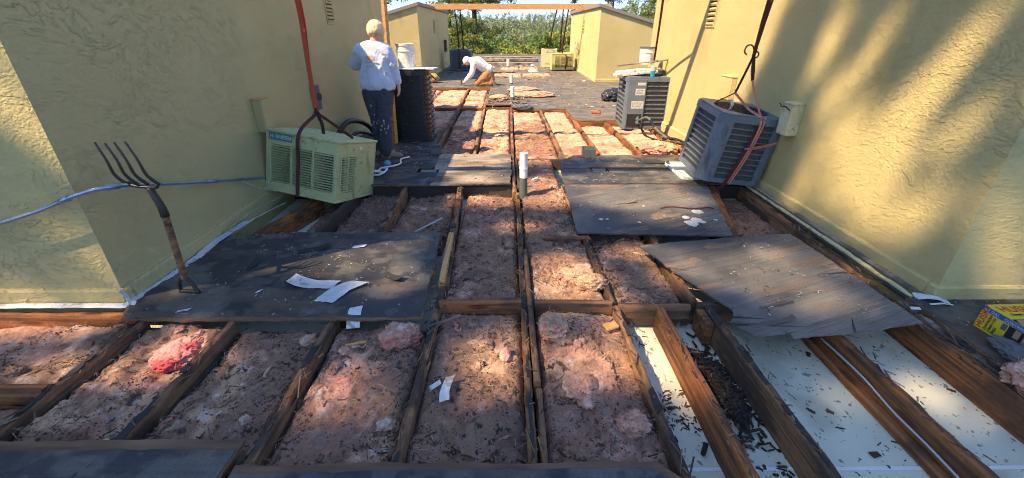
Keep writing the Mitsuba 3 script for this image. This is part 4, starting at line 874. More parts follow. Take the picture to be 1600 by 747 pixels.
wbox('small olive box on the right wall seen through the strap sling', 2.82, 5.52, .82, .30, .07, .26, 'stucco', -1)
wbox('small brown box on the far left tower wall', -2.90, 20.8, .72, .35, .1, .45, 'old_wood_y', 1)
wbox('slim tan box on the far right tower wall, left one', 2.93, 19.9, .78, .25, .12, .40, 'cream_paint', -1)
wbox('slim tan box on the far right tower wall, right one', 2.93, 19.2, .78, .25, .12, .38, 'cream_paint', -1)

# ---------------------------------------------------------------- pitchfork, pipe, hose
k = thing('pitchfork', 'four tined pitchfork standing handle down against the left tower', 'pitchfork')
sh = curve([(-2.165, 2.42, .13), (-2.15, 2.42, .30), (-2.135, 2.42, .50), (-2.13, 2.42, .64), (-2.165, 2.43, .765)], 30)
part(k, 'shaft', tube(sh[:20], .020, 10, (0, 1, 0)), 'old_wood_y', True)
part(k, 'socket', tube(sh[18:], np.linspace(.024, .018, len(sh[18:])), 10, (0, 1, 0)), 'black_iron', True)
part(k, 'grip', cat([tube(curve([(-2.165, 2.42, .145), (-2.215, 2.425, .10), (-2.232, 2.43, .02)], 14), .012, 8, (0, 1, 0)), tube(curve([(-2.165, 2.42, .145), (-2.13, 2.42, .10), (-2.10, 2.41, .02)], 14), .012, 8, (0, 1, 0)), tube([(-2.235, 2.43, .032), (-2.095, 2.41, .032)], .013, 10)]), 'black_iron', True)
part(k, 'shoulder', tube(curve([(-2.288, 2.44, .797), (-2.25, 2.43, .778), (-2.17, 2.43, .768), (-2.115, 2.42, .772), (-2.098, 2.42, .79)], 20), .010, 8, (0, 1, 0)), 'black_iron', True)
for (x0, x1, q, z1) in ((-2.288, -2.355, -2.335, 1.045), (-2.225, -2.30, -2.275, 1.04), (-2.165, -2.245, -2.22, 1.045), (-2.098, -2.182, -2.155, 1.048)):
    part(k, 'tine', tube(curve([(x0, 2.43, .785), ((x0 * .42 + q * .58), 2.405, .855), (q + .012, 2.40, .945), (x1, 2.41, z1)], 18), np.linspace(.0105, .0055, 19), 8, (0, 1, 0)), 'black_iron', True)
k = thing('conduit_pipe', 'metal pipe tinted with sky reflection running round the corner of the left tower', 'pipe')
cp = curve([(-3.7, 2.25, .40), (-3.0, 2.24, .60), (-2.66, 2.24, .70), (-2.43, 2.26, .785), (-2.28, 2.36, .802), (-2.42, 3.0, .60), (-2.455, 3.55, .44), (-2.46, 4.08, .285)], 60)
part(k, 'tube', tube(cp, .0125, 10), 'sky_tinted_steel', True)
for c in (20, 30, 44): part(k, 'coupling', tube(cp[c:c + 3], .017, 10), 'sky_tinted_steel', True)
k2 = part(k, 'bracket', cat([sweep([(-2.46, 3.75, .36), (-2.44, 3.95, .22), (-2.42, 4.15, .12)], flat(.025, .004)), sweep([(-2.46, 4.05, .28), (-2.42, 4.2, .16)], flat(.025, .004))]), 'bare_flashing')
k = thing('rubber_hose', 'black rubber hose arching against the wall behind the sage green unit', 'hose')
part(k, 'coil', cat([tube(curve([(-2.36, 5.60, .02), (-2.37, 5.85, .27), (-2.37, 6.25, .395), (-2.35, 6.65, .36), (-2.30, 7.0, .22), (-2.24, 7.15, .04)], 40), .036, 10), tube(curve([(-2.30, 5.75, .03), (-2.29, 6.0, .16), (-2.27, 6.35, .24), (-2.22, 6.75, .14), (-2.2, 6.95, .04)], 36), .024, 10)]), 'black_rubber', True)
part(k, 'loose_end', cat([tube(curve([(-2.24, 5.6, .04), (-2.1, 5.9, .12), (-2.0, 6.3, .18), (-2.05, 6.6, .06)], 20), .016, 8)]), 'fin_gray', True)

# ---------------------------------------------------------------- buckets, boards and cup on the units
def bucket(label, x, y, z, r, h):
    k = thing('bucket', label, 'bucket', None)
    prof = [(0, .004), (r * .86, .004), (r * .90, .0), (r * .97, h * .70), (r * .98, h * .70), (r * 1.06, h * .71), (r * 1.06, h * .735), (r * .985, h * .74), (r, h * .95), (r * 1.05, h * .955), (r * 1.05, h), (r * .97, h), (r * .86, .02), (0, .02)]
    part(k, 'pail', xf(trimesh.creation.revolve(np.array(prof), sections=40), None, (x, y, z)), 'white_plastic', 25)
    part(k, 'lid', xf(trimesh.creation.revolve(np.array([(0, h + .002), (r * .9, h + .002), (r * .92, h + .012), (r * 1.08, h + .012), (r * 1.08, h + .001), (r * 1.07, h - .012), (r * 1.055, h - .012), (r * 1.055, h + .0005), (0, h + .0005)])[::-1], sections=40), None, (x, y, z)), 'white_plastic' if 'left' in label or 'black' in label else 'fin_gray', 25)
    part(k, 'handle', tube(curve([(x - r * 1.07, y, z + h * .8), (x - r * .8, y - r * .95, z + h * .48), (x, y - r * 1.22, z + h * .36), (x + r * .8, y - r * .95, z + h * .48), (x + r * 1.07, y, z + h * .8)], 30), .003, 6), 'sky_tinted_steel', True)
bucket('white bucket standing on the tall black unit', -1.555, 6.98, 1.105, .135, .31)
solo('scrap_board', 'thin pale board under the white bucket on the black unit', 'board', xf(bx(-.34, .30, -.17, .17, 0, .012, .003), rot('z', -3), (-1.40, 6.86, 1.088)), 'white_paper')
bucket('white bucket on the boards above the stickered grey unit', 2.50, 8.30, 1.055, .135, .27)
solo('scrap_board', 'thick pale board stack sticking out left of the stickered unit', 'board', xf(cat([bx(-.45, .30, -.12, .12, 0, .04, .004), bx(-.40, .36, -.10, .13, .041, .075, .004)]), rot('z', 6) @ rot('y', -5), (2.36, 8.16, .90)), 'white_paper')
solo('scrap_board', 'dark slat laid slanting across in front of the right bucket', 'board', lumber((1.93, 8.05, 1.055), (2.95, 8.10, 1.16), .05, .022, 7, .002, .003, .15), 'pale_ply')
solo('scrap_board', 'brown cardboard piece sagging at the right end of the boards', 'board', xf(bx(-.17, .2, -.13, .13, 0, .02, .004), rot('y', 12) @ rot('z', -8), (2.74, 8.2, .96)), 'card_brown')
k = thing('paper_cup', 'blue cup with red straw on top of the stickered unit', 'cup')
part(k, 'body', xf(trimesh.creation.revolve(np.array([(0, 0), (.036, 0), (.046, .10), (.043, .10), (.034, .006), (0, .006)]), sections=24), None, (2.52, 7.90, .872)), 'blue_plastic', 30)
part(k, 'upper', xf(trimesh.creation.revolve(np.array([(.0462, .1003), (.053, .17), (.050, .17), (.0435, .1003)]), sections=24), None, (2.52, 7.90, .872)), 'sticker', 30)
part(k, 'rag', cat([xf(trimesh.creation.icosphere(1, .022), None, (2.51 + .012 * i, 7.90, .985 + .012 * (i % 2))) for i in range(3)]), 'red_ink', True)
# refrigerant lines of the stickered unit
k = thing('pipe_bundle', 'black insulated lines snaking from the stickered unit to the right wall', 'hose')
part(k, 'insulated_line', tube(curve([(2.36, 7.76, .16), (2.45, 7.60, .22), (2.56, 7.35, .06), (2.68, 6.9, -.02), (2.78, 6.5, .0)], 40), .022, 8), 'fin_gray', True)
part(k, 'insulated_line', tube(curve([(2.36, 7.74, .10), (2.36, 7.4, -.02), (2.42, 7.0, -.02), (2.62, 6.6, .02), (2.80, 6.5, .03)], 40), .018, 8), 'black_rubber', True)
part(k, 'insulated_line', tube(curve([(2.55, 7.0, .0), (2.70, 6.8, .03), (2.80, 6.3, .02), (2.76, 6.0, .02)], 30), .020, 8), 'black_rubber', True)

# ---------------------------------------------------------------- vent pipes, pots
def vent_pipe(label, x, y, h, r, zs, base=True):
    k = thing('vent_pipe', label, 'vent pipe')
    part(k, 'pipe', xf(trimesh.creation.revolve(np.array([(r * .8, zs), (r, zs), (r, h), (r * .8, h), (r * .8, zs)]), sections=24), None, (x, y, 0)), 'white_plastic', 30)
    part(k, 'collar', xf(trimesh.creation.revolve(np.array([(r * 1.01, zs + (h - zs) * .36), (r * 1.12, zs + (h - zs) * .36), (r * 1.12, zs + (h - zs) * .42), (r * 1.01, zs + (h - zs) * .42)]), sections=24), None, (x, y, 0)), 'white_plastic', 30)
    part(k, 'sleeve', xf(trimesh.creation.cylinder(r * 1.02, zs + .25, sections=24), None, (x, y, (zs - .25) / 2 - .001)), 'pot_metal', 30)
    part(k, 'dark_disc', xf(trimesh.creation.cylinder(r * .78, .01, sections=20), None, (x, y, h - .03)), 'ink')  # black disc paints the shade inside the pipe mouth
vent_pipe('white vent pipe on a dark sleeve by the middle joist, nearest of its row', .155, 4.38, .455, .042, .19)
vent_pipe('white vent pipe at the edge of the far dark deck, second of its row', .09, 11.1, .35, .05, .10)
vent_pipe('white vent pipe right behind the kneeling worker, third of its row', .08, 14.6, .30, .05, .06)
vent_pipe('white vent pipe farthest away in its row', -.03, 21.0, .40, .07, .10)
solo('roof_vent', 'white cone shaped vent on the far deck by the pale units', 'roof vent', xf(trimesh.creation.revolve(np.array([(0, .0), (.20, 0), (.17, .05), (.07, .16), (.06, .22), (.12, .22), (.12, .27), (0, .28)]), sections=28), None, (1.02, 19.3, .02)), 'white_plastic', 30)
def pot(label, x, y, s, h, rz):
    k = thing('flashing_pot', label, 'flashing pot'); R = rot('z', rz)
    part(k, 'wall', xf(cat([bx(-s / 2, s / 2, -s / 2, -s / 2 + .006, 0, h, .001), bx(-s / 2, s / 2, s / 2 - .006, s / 2, 0, h, .001), bx(-s / 2, -s / 2 + .006, -s / 2 + .0061, s / 2 - .0061, 0, h, .001), bx(s / 2 - .006, s / 2, -s / 2 + .0061, s / 2 - .0061, 0, h, .001)]), R, (x, y, .018)), 'pot_metal')
    part(k, 'filling', xf(bx(-s / 2 + .007, s / 2 - .007, -s / 2 + .007, s / 2 - .007, .002, h * .6, .004), R, (x, y, .018)), 'pot_metal')
pot('square grey metal pot at the near end of the left far joist', -1.05, 6.02, .15, .10, 8)
pot('square grey metal pot on the deck right of the middle bays', 1.13, 5.93, .19, .10, -6)
for lb, x, y, a, b in (('grey green pipe end showing in the left deck hole', -1.02, 5.21, .10, .05), ('pale pipe end and torn wrap in the right deck hole', 1.14, 5.20, .085, .06)):
    k = thing('pipe_stub', lb, 'pipe'); part(k, 'pipe', xf(trimesh.creation.cylinder(b, a * 2, sections=20), rot('y', 90), (x, y, -.03)), 'green_glass', 30)
    part(k, 'wrap', xf(ring(.05, .13, .02, .008, 0, .06), rot('y', 90), (x - .05, y, -.03)), 'white_paper')
for i, (x, y, a) in enumerate([(1.82, 9.22, 12), (1.90, 9.32, 50), (1.86, 9.16, -20)]):
    solo('brick_piece', ['broken red brick piece lying flat on the dark deck, middle of three', 'broken red brick piece on the dark deck, farthest of three', 'broken red brick piece on the dark deck, nearest of three'][i], 'brick', xf(bx(-.07, .07, -.04, .04, 0, .05, .012), rot('z', a), (x, y, .02)), 'brick_red')

# ---------------------------------------------------------------- crumpled things: bags, rags, tufts of fibre
def crumple(c, s, seed, amp=.35, sub=4, freq=3.0, floor=None, ridge=True):
    m = trimesh.creation.icosphere(sub, 1.0); v = np.array(m.vertices); q = v * freq + seed * 5.3
    n1 = meshkit.fbm(q, 4, seed); n2 = 1 - np.abs(meshkit.fbm(q * 1.9 + 7, 3, seed + 2) * 2 - 1) * 2
    v = v * (1 + amp * ((n1 - .5) * 2 + (n2 * .6 if ridge else 0)))[:, None] * V(*s) + V(*c)
    if floor is not None: v[:, 2] = np.maximum(v[:, 2], floor + .002 * np.abs(n1))
    return tm(v, m.faces)
def tuft(label, c, s, seed, mat='insulation_clean', group=None):
    """a torn wad of fibre: crumpled body and stray strands"""
    k = thing('insulation_tuft', label, 'insulation tuft', group)
    part(k, 'wad', crumple(c, s, seed, .28 if mat == 'insulation_red' else .45, 4, 2.6), mat, True)
    r = np.random.default_rng(seed); st = []
    for i in range(70):
        d = r.normal(size=3); d[2] = abs(d[2]) * .7; d /= np.linalg.norm(d); a = V(*c) + d * V(*s) * .8; l = r.uniform(.5, 1.0) * max(s) * .6
        st.append(tube(curve([a, a + d * l * .5 + r.normal(size=3) * l * .2, a + d * l * .7 + r.normal(size=3) * l * .35], 6), np.linspace(.0022, .0008, 7), 4))
    part(k, 'strands', cat(st), mat, kind='stuff')
tuft('pale fluffy insulation tuft by the cross block right of the middle joist', (.27, 2.09, -.02), (.075, .10, .05), 3)
tuft('pink insulation tuft in the bay beside the white ceiling, near its lower end', (.575, 1.38, -.03), (.062, .055, .045), 5)
tuft('torn pink insulation tuft with tar paper on the brown bay below the butted sheet', (.59, 2.56, .0), (.085, .06, .05), 7)
tuft('pink insulation wad at the right edge beside the rim board', (2.68, 1.58, .03), (.13, .09, .06), 9)
tuft('bright red pink insulation burst in the second near bay from the left', (-1.90, 1.88, -.045), (.10, .12, .05), 11, 'insulation_red')
tuft('large crumpled pink insulation pile under the black lines by the stickered unit', (2.25, 6.35, .0), (.24, .26, .08), 13, 'insulation_pink')
tuft('white woolly insulation scraps in the bay left of the white ceiling', (.42, 1.72, -.045), (.12, .20, .022), 15)
tuft('pink insulation lump in the third bay, near its far end', (-.66, 2.04, -.045), (.10, .10, .04), 17)
for i, (x, y, a, b, lb) in enumerate([(.42, 12.75, .40, .30, 'peach insulation slab dumped on the far deck, farther of two'), (.62, 11.75, .55, .25, 'peach insulation slab dumped on the far deck, nearer of two'), (-.25, 11.2, .22, .2, 'small pale insulation slab among rubble by the second vent pipe')]):
    solo('insulation_slab', lb, 'insulation slab', crumple((x, y, .07), (a, b, .07), 40 + i, .22, 4, 1.6, .02), 'insulation_clean', True)
solo('black_bag', 'crumpled blue black plastic bag on the deck left of the stickered unit', 'bag', crumple((2.62, 11.0, .12), (.26, .24, .16), 51, .38, 4, 2.6, .02), 'bag_black', True)
solo('plastic_sheet', 'crumpled dark grey plastic scrap at the far end of the middle bay', 'plastic scrap', crumple((.30, 9.82, .05), (.20, .12, .05), 52, .4, 4, 2.2), 'bag_gray', True)
k = thing('tool_bag', 'small yellow and black tool bag by the foot of the far left tower', 'bag')
part(k, 'body', crumple((-2.55, 15.0, .16), (.22, .18, .15), 53, .15, 3, 2, .02), 'card_yellow', True); part(k, 'strap', tube(curve([(-2.75, 14.85, .1), (-2.6, 14.8, .30), (-2.4, 14.85, .12)], 14), .025, 6), 'black_rubber', True)
k = thing('cable_heap', 'white cable and blue cap heap beside the worker boots', 'cable')
part(k, 'cable', cat([tube(curve([(-1.66, 5.05, .03), (-1.60, 5.2, .05), (-1.48, 5.25, .06), (-1.42, 5.4, .05), (-1.46, 5.6, .05), (-1.38, 5.75, .04)], 30), .010, 6), tube(curve([(-1.75, 5.0, .03), (-1.58, 4.95, .04), (-1.52, 5.12, .06), (-1.62, 5.2, .05)], 24), .012, 6)]), 'white_plastic', True)
part(k, 'cap', xf(trimesh.creation.icosphere(2, .045), None, (-1.57, 5.32, .07)), 'blue_tape', True)
part(k, 'wrap', cat([strip_mesh([(-1.78, 5.0, .04), (-1.68, 5.05, .06), (-1.58, 5.08, .04)], (.02, .10, .0), .002, 3, .02), strip_mesh([(-1.75, 5.75, .03), (-1.62, 5.72, .05)], (.02, .08, .0), .002, 5, .01)]), 'white_paper')

# ---------------------------------------------------------------- paper, metal scraps and paint on the deck
def scrap(name, label, catg, path, wv, mat, seed, wob=.006): solo(name, label, catg, strip_mesh(curve(path, 14) if len(path) > 2 else path, wv, .0015, seed, wob * 1.9), mat)
scrap('metal_scrap', 'long bent white flashing strip on the big black deck, left arm', 'metal scrap', [(-1.57, 2.61, .024), (-1.48, 2.53, .045), (-1.38, 2.51, .030), (-1.20, 2.50, .036)], (.025, .10, .004), 'bare_flashing', 3)
scrap('metal_scrap', 'white flashing strip crossing the bent one on the black deck', 'metal scrap', [(-1.04, 2.52, .045), (-1.14, 2.44, .038), (-1.22, 2.30, .026)], (.135, -.03, .004), 'bare_flashing', 4)
scrap('paper_scrap', 'white paper scrap hanging over the front edge of the black deck', 'paper', [(-.985, 2.245, .024), (-.975, 2.17, .022), (-.965, 2.09, -.025)], (.085, .0, .01), 'white_paper', 5, .004)
scrap('paper_scrap', 'white pointed paper scrap on the insulation left of the middle joist', 'paper', [(-.31, 1.66, .0), (-.33, 1.58, -.018), (-.325, 1.52, -.03)], (.05, .01, .012), 'white_paper', 6, .005)
scrap('paper_scrap', 'narrow pale scrap beside the pointed paper left of the middle joist', 'paper', [(-.41, 1.60, -.028), (-.36, 1.64, -.02)], (.012, -.03, .0), 'white_paper', 7, .004)
scrap('paper_scrap', 'pale blue paper scrap in the second bay from the left', 'paper', [(-2.03, 1.40, -.03), (-1.97, 1.43, -.025)], (.012, .035, .0), 'blue_scrap', 8, .004)
scrap('paper_scrap', 'small white scrap near the top of the black deck', 'paper', [(-1.28, 3.08, .023), (-1.18, 3.10, .028)], (.01, .05, .0), 'white_paper', 9, .004)
scrap('paper_scrap', 'tiny white scrap on the black deck beside the pitchfork grip', 'paper', [(-1.72, 2.42, .023), (-1.69, 2.44, .026)], (.008, .03, .0), 'white_paper', 10, .002)
scrap('metal_scrap', 'white metal scrap below the pitchfork at the deck front', 'metal scrap', [(-2.10, 2.20, .024), (-2.03, 2.22, .028)], (.006, .022, .0), 'bare_flashing', 11, .002)
scrap('paper_scrap', 'white scrap beside the vent pipe in the open middle bay', 'paper', [(.27, 4.82, .02), (.34, 4.86, .03)], (.02, .06, .0), 'white_paper', 12, .004)
scrap('paper_scrap', 'white crumb like scrap by the torn corner flashing at right', 'paper', [(2.56, 2.20, .028), (2.61, 2.19, .032)], (.01, .03, .0), 'white_paper', 13, .002)
def drape(label, cx, cy, rs, seed, zf, mat, lift=.008):
    a = np.linspace(0, 2 * math.pi, 40, endpoint=False); rr = rs * (.35 + 1.1 * meshkit.fbm(np.c_[np.cos(a) * 3, np.sin(a) * 3, np.full(40, seed)], 4, seed)); P = [V(cx, cy)[None]]
    for t in np.linspace(.1, 1, 10): P.append(np.c_[cx + rr * t * np.cos(a), cy + rr * t * np.sin(a) * 1.0])
    q = np.vstack(P); z = zf(q[:, 0], q[:, 1]) + lift + .03 * (meshkit.fbm(np.c_[q * 22, np.full(len(q), seed)], 3, seed) - .3); f = [[0, 1 + j, 1 + (j + 1) % 40] for j in range(40)]
    for i in range(9):
        for j in range(40):
            o = 1 + i * 40; f += [[o + j, o + 40 + j, o + 40 + (j + 1) % 40], [o + j, o + 40 + (j + 1) % 40, o + (j + 1) % 40]]
    solo('tar_paper', label, 'tar paper', tm(np.c_[q, z], f), mat, True)
drape('black charred tar paper patch on the bay left of the middle joist', -.04, 1.33, .18, 3, near[3][4], 'charred')
drape('brown torn tar paper flap on the bay behind the middle cross block', -.25, 2.75, .12, 4, near[5][4], 'charred')
drape('dark tar paper scrap in the second near bay from the white ceiling', .30, 1.98, .07, 6, near[4][4], 'charred')
def blob(cx, cy, rs, seed):
    a = np.linspace(0, 2 * math.pi, 26, endpoint=False); r = rs * (.65 + .75 * meshkit.fbm(np.c_[np.cos(a) * 1.6, np.sin(a) * 1.6, np.full(26, seed)], 2, seed)); return Polygon(np.c_[cx + r * np.cos(a), cy + r * np.sin(a)])
k = thing('paint_spatter', 'white paint spatter on the butted black sheet', 'paint')
for i, (x, y, s_) in enumerate([(1.68, 3.52, .06), (1.74, 3.60, .05), (1.67, 3.66, .035), (1.79, 3.55, .028), (1.84, 3.80, .05), (1.93, 3.60, .018), (1.2, 3.55, .012), (.86, 3.62, .02), (.92, 3.62, .016), (1.35, 3.95, .012)]):
    part(k, 'spot', xf(ext(blob(x, y, s_, i), 0, .0018), None, (0, 0, .026)), 'sticker')

# wires
solo('cable', 'pale cable looping down the bare joist at lower right', 'cable', tube(curve([(1.925, 2.05, -.09), (1.927, 1.9, -.085), (1.925, 1.7, -.08), (1.925, 1.5, -.10), (1.926, 1.3, -.10), (1.925, 1.0, -.11), (1.925, .4, -.11)], 60), .0055, 6), 'sticker', True)
solo('cable', 'pale cable lying in the dark bay behind the big black deck', 'cable', tube(curve([(-1.14, 3.5, -.05), (-1.02, 3.46, -.06), (-.90, 3.48, -.05), (-.78, 3.6, -.03), (-.64, 3.72, .0)], 30), .007, 6), 'sticker', True)

# ---------------------------------------------------------------- yellow carton of bags and a spilled bag
k = thing('yellow_carton', 'torn yellow carton of clean-up bags lying by the right tower corner', 'carton')
CR = rot('z', -88); CP = V(2.945, 1.855, .093)
def cb(m): return xf(m, CR, CP)
w, d, h = .37, .28, .145
def panel_(x0, x1, y0, y1, z0, z1): return cb(bx(x0, x1, y0, y1, z0, z1, .001))
t_ = .004
part(k, 'front_panel', panel_(-w / 2, w / 2, -d / 2, -d / 2 + t_, -h / 2, h / 2), 'yellow_card')
part(k, 'back_panel', panel_(-w / 2, w / 2, d / 2 - t_, d / 2, -h / 2, h / 2), 'yellow_card')
part(k, 'end_panel', panel_(-w / 2, -w / 2 + t_, -d / 2 + t_ + .0005, d / 2 - t_ - .0005, -h / 2, h / 2), 'yellow_card')
part(k, 'end_panel', panel_(w / 2 - t_, w / 2, -d / 2 + t_ + .0005, d / 2 - t_ - .0005, -h / 2, h / 2), 'yellow_card')
part(k, 'bottom_panel', panel_(-w / 2 + t_, w / 2 - t_, -d / 2 + t_ + .0005, d / 2 - t_ - .0005, -h / 2, -h / 2 + t_), 'card_brown')
part(k, 'top_panel', panel_(-w / 2, -.045, -d / 2, d / 2, h / 2 + .0005, h / 2 + t_), 'yellow_card')
part(k, 'top_flap', cb(xf(bx(0, .15, -d / 2 + .02, d / 2, 0, t_, .001), rot('y', 18), (-.04, 0, h / 2 + .001))), 'card_brown', label='torn brown inner face of the open top')
def txt(s, hgt, x, z, mat, name, face='front', bold=True, vert=False):
    m = meshkit.text_mesh(s, hgt, .0012, bold); R_ = rot('x', 90) if face == 'front' else np.eye(3)
    if vert: m = xf(m, rot('z', 90))
    m = xf(m, R_); off = V(x, -d / 2 - .0002, z) if face == 'front' else V(x, z, h / 2 + t_ + .0002)
    part(k, name, cb(xf(m, None, off)), mat)
part(k, 'print_band', panel_(-w / 2, w / 2, -d / 2 - .0012, -d / 2 - .0002, h / 2 - .030, h / 2), 'blue_ink')
txt('42 GAL', .017, -w / 2 + .008, h / 2 - .024, 'sticker', 'lettering'); txt('CONTRACTOR', .016, -w / 2 + .115, h / 2 - .024, 'sticker', 'lettering')
txt('HUSKY', .031, -w / 2 + .037, -h / 2 + .008, 'red_ink', 'lettering', vert=True)
for q, s_ in enumerate(('Contractor', 'Clean-Up', 'Bags')): txt(s_, .0145, -w / 2 + .062 + .021 * q, -h / 2 + .010, 'ink', 'lettering', vert=True)
part(k, 'print_picture', panel_(-.035, .18, -d / 2 - .001, -d / 2 - .0002, -h / 2 + .003, h / 2 - .033), 'ink')
for q in range(4): part(k, 'print_figure', panel_(.0 + .045 * q, .028 + .045 * q, -d / 2 - .002, -d / 2 - .0011, -.015 - .01 * (q % 2), h / 2 - .038), 'card_brown')
part(k, 'print_label', panel_(-.066, -.040, -d / 2 - .001, -d / 2 - .0002, -.005, .035), 'fin_gray')
for q in range(2): part(k, 'print_label', panel_(.02 + .06 * q, .055 + .06 * q, -d / 2 - .0032, -d / 2 - .0022, -h / 2 + .006, -.03), 'yellow_card')
txt('HUSKY', .050, -w / 2 + .075, -.115, 'red_ink', 'lettering', face='top', vert=True); txt('Clean-Up Bags', .018, -w / 2 + .110, -.10, 'ink', 'lettering', face='top', vert=True)
solo('plastic_bag', 'shiny dark grey plastic bag spilled below the yellow carton', 'bag', crumple((2.745, 1.73, .05), (.065, .13, .04), 55, .35, 4, 3.0, .02), 'bag_gray', True)
solo('plastic_bag', 'flat black plastic bag end nearest the viewer under the carton', 'bag', crumple((2.86, 1.58, .03), (.09, .07, .03), 56, .3, 4, 3.0, .02), 'bag_black', True)
# ---------------------------------------------------------------- litter: splinters, needles, chips (nobody could count it)
def inside(x0, x1, y0, y1, edge=0.0):
    def f(r, n):
        x, y = r.uniform(x0, x1, n * 3), r.uniform(y0, y1, n * 3)
        w = meshkit.fbm(np.c_[x * 6, y * 6, np.full(len(x), x0)], 3, 77); o = np.argsort(-(w + r.random(len(x)) * .16))[:n]; o = r.permutation(o); x, y = x[o], y[o]    # litter gathers in drifts
        if edge:
            x, y = x[:n], y[:n]; m = r.random(n) < edge; s = r.random(n) < .5; x = np.where(m, np.where(s, x0 + .08 * r.random(n) ** 2, x1 - .08 * r.random(n) ** 2), x)
        return np.c_[x, y]
    return f
DK = [(.035, .028, .024), (.06, .042, .032), (.10, .062, .04), (.17, .11, .07)]
vs, cs = [], []
def drop(*a, **k):
    m, c = chips(*a, **k); vs.append(m); cs.append(c)
for i, (x0, x1, y0, y1, zf) in enumerate(near + left):
    A = (x1 - x0) * (y1 - y0); pal = DK if i != 1 else DK + [(.3, .2, .13)]
    drop(int(75 * A), inside(x0, x1, y0, y1, .45), zf, (.02, .09), (.003, .010), (.002, .005), 300 + i, pal)
    drop(int(1300 * A), inside(x0, x1, y0, y1, .35), zf, (.005, .018), (.002, .007), (.002, .004), 400 + i, pal)
    drop(int(170 * A), inside(x0, x1, y0, y1, .5), zf, (.05, .15), (.0015, .003), (.001, .002), 500 + i, [(.12, .075, .04), (.06, .045, .03), (.24, .17, .09)], pitch=.12)
for i, (x0, x1, y0, y1, zf) in enumerate(far[:9]):
    drop(40, inside(x0, x1, y0, y1, .3), zf, (.02, .12), (.006, .016), (.003, .006), 600 + i, DK)
fl0 = lambda z: (lambda x, y: np.full(len(x), z))
cz = fl0(CEIL + .001)
drop(50, inside(1.03, 1.34, .8, 2.2), cz, (.02, .09), (.005, .016), (.003, .008), 700, DK[:3], pitch=.15); drop(200, inside(.74, 2.46, .8, 2.3), cz, (.003, .016), (.002, .005), (.001, .003), 701, DK[:3], pitch=.08)
drop(150, inside(.75, .96, .8, 2.2), cz, (.01, .06), (.003, .01), (.002, .005), 702, DK, pitch=.1); drop(16, inside(1.99, 2.46, .8, 2.1), cz, (.03, .09), (.004, .012), (.003, .006), 703, DK[:3], pitch=.06); drop(14, inside(1.4, 1.9, .8, 1.9), cz, (.03, .08), (.004, .014), (.003, .006), 704, DK[:3], pitch=.06)
for q, (xa, xb) in enumerate(((.75, .97), (1.04, 1.34), (1.40, 1.90), (1.99, 2.47))): drop(6, inside(xa, xb, 1.0, 2.2, .5), cz, (.05, .13), (.014, .034), (.003, .007), 730 + q, DK[:3], pitch=.1)
heap = lambda r, n: np.c_[1.18 + r.normal(0, .05, n), 1.72 + r.normal(0, .17, n)]
drop(620, heap, lambda x, y: CEIL + .05 * np.exp(-((x - 1.18) / .07) ** 2 - ((y - 1.72) / .26) ** 2), (.015, .085), (.006, .02), (.004, .010), 705, [(.022, .019, .017), (.038, .03, .026), (.05, .038, .03)], pitch=.3)
# on the decks
WD = [(.30, .30, .30), (.10, .07, .05), (.05, .045, .04), (.42, .42, .40), (.20, .13, .08), (.30, .19, .15)]
drop(330, inside(-2.4, -.6, 2.16, 3.36), fl0(.022), (.006, .035), (.003, .010), (.001, .003), 710, WD, pitch=.08); drop(110, inside(-2.45, .0, 4.7, 5.88), fl0(.036), (.01, .06), (.004, .014), (.002, .004), 711, WD, pitch=.08)
drop(170, inside(.68, 2.7, 4.68, 5.88), fl0(.020), (.01, .05), (.004, .012), (.002, .004), 712, WD, pitch=.08); drop(220, inside(.66, 1.95, 3.4, 4.58), fl0(.026), (.005, .022), (.003, .009), (.001, .003), 713, WD, pitch=.06)
drop(130, inside(1.4, 2.42, 2.1, 3.15), fl0(.050), (.008, .035), (.004, .009), (.001, .003), 714, WD, pitch=.06); drop(160, inside(2.62, 3.6, 1.4, 2.28), fl0(.021), (.006, .04), (.003, .012), (.001, .004), 715, WD, pitch=.1)
drop(200, inside(-2.5, -1.2, 5.95, 7.25), fl0(.021), (.01, .06), (.004, .014), (.002, .005), 716, WD, pitch=.1); drop(420, inside(-.5, .5, 10.5, 12.2), fl0(.022), (.02, .16), (.01, .05), (.004, .02), 717, WD + DK, pitch=.2)
drop(260, inside(.1, 2.8, 9.85, 14.8), fl0(.022), (.02, .16), (.01, .05), (.002, .006), 718, WD, pitch=.06); drop(240, inside(-2.6, 2.7, 15.2, 29), fl0(.022), (.05, .4), (.03, .12), (.003, .02), 719, WD + [(.45, .28, .2)], pitch=.06)
drop(150, inside(1.95, 2.75, 3.35, 4.6), lambda x, y: np.full(len(x), -.14), (.02, .10), (.004, .012), (.002, .005), 720, DK, pitch=.3)
# along the joists' edges: splinters standing and lying
for q, (a, b, c, d, w, mt, rt) in enumerate(J[:16]):
    def line(r, n, a=a, b=b, c=c, d=d, w=w):
        t = r.uniform(.36 if b < 0 else 0, 1, n); return np.c_[a + (c - a) * t + r.normal(0, w * .75, n), b + (d - b) * t]
    L = (d - b) * (.64 if b < 0 else 1)
    drop(int(26 * L), line, fl0(.004), (.03, .13), (.003, .009), (.002, .005), 800 + q, DK + [(.22, .14, .08)], pitch=.22, yaw=lambda r, n: r.normal(1.57, .5, n))
m = cat(vs); solo('debris', 'splinters, pine needles and chips strewn over the opened roof', 'debris', m, 'chip', color=np.vstack(cs), kind='stuff')
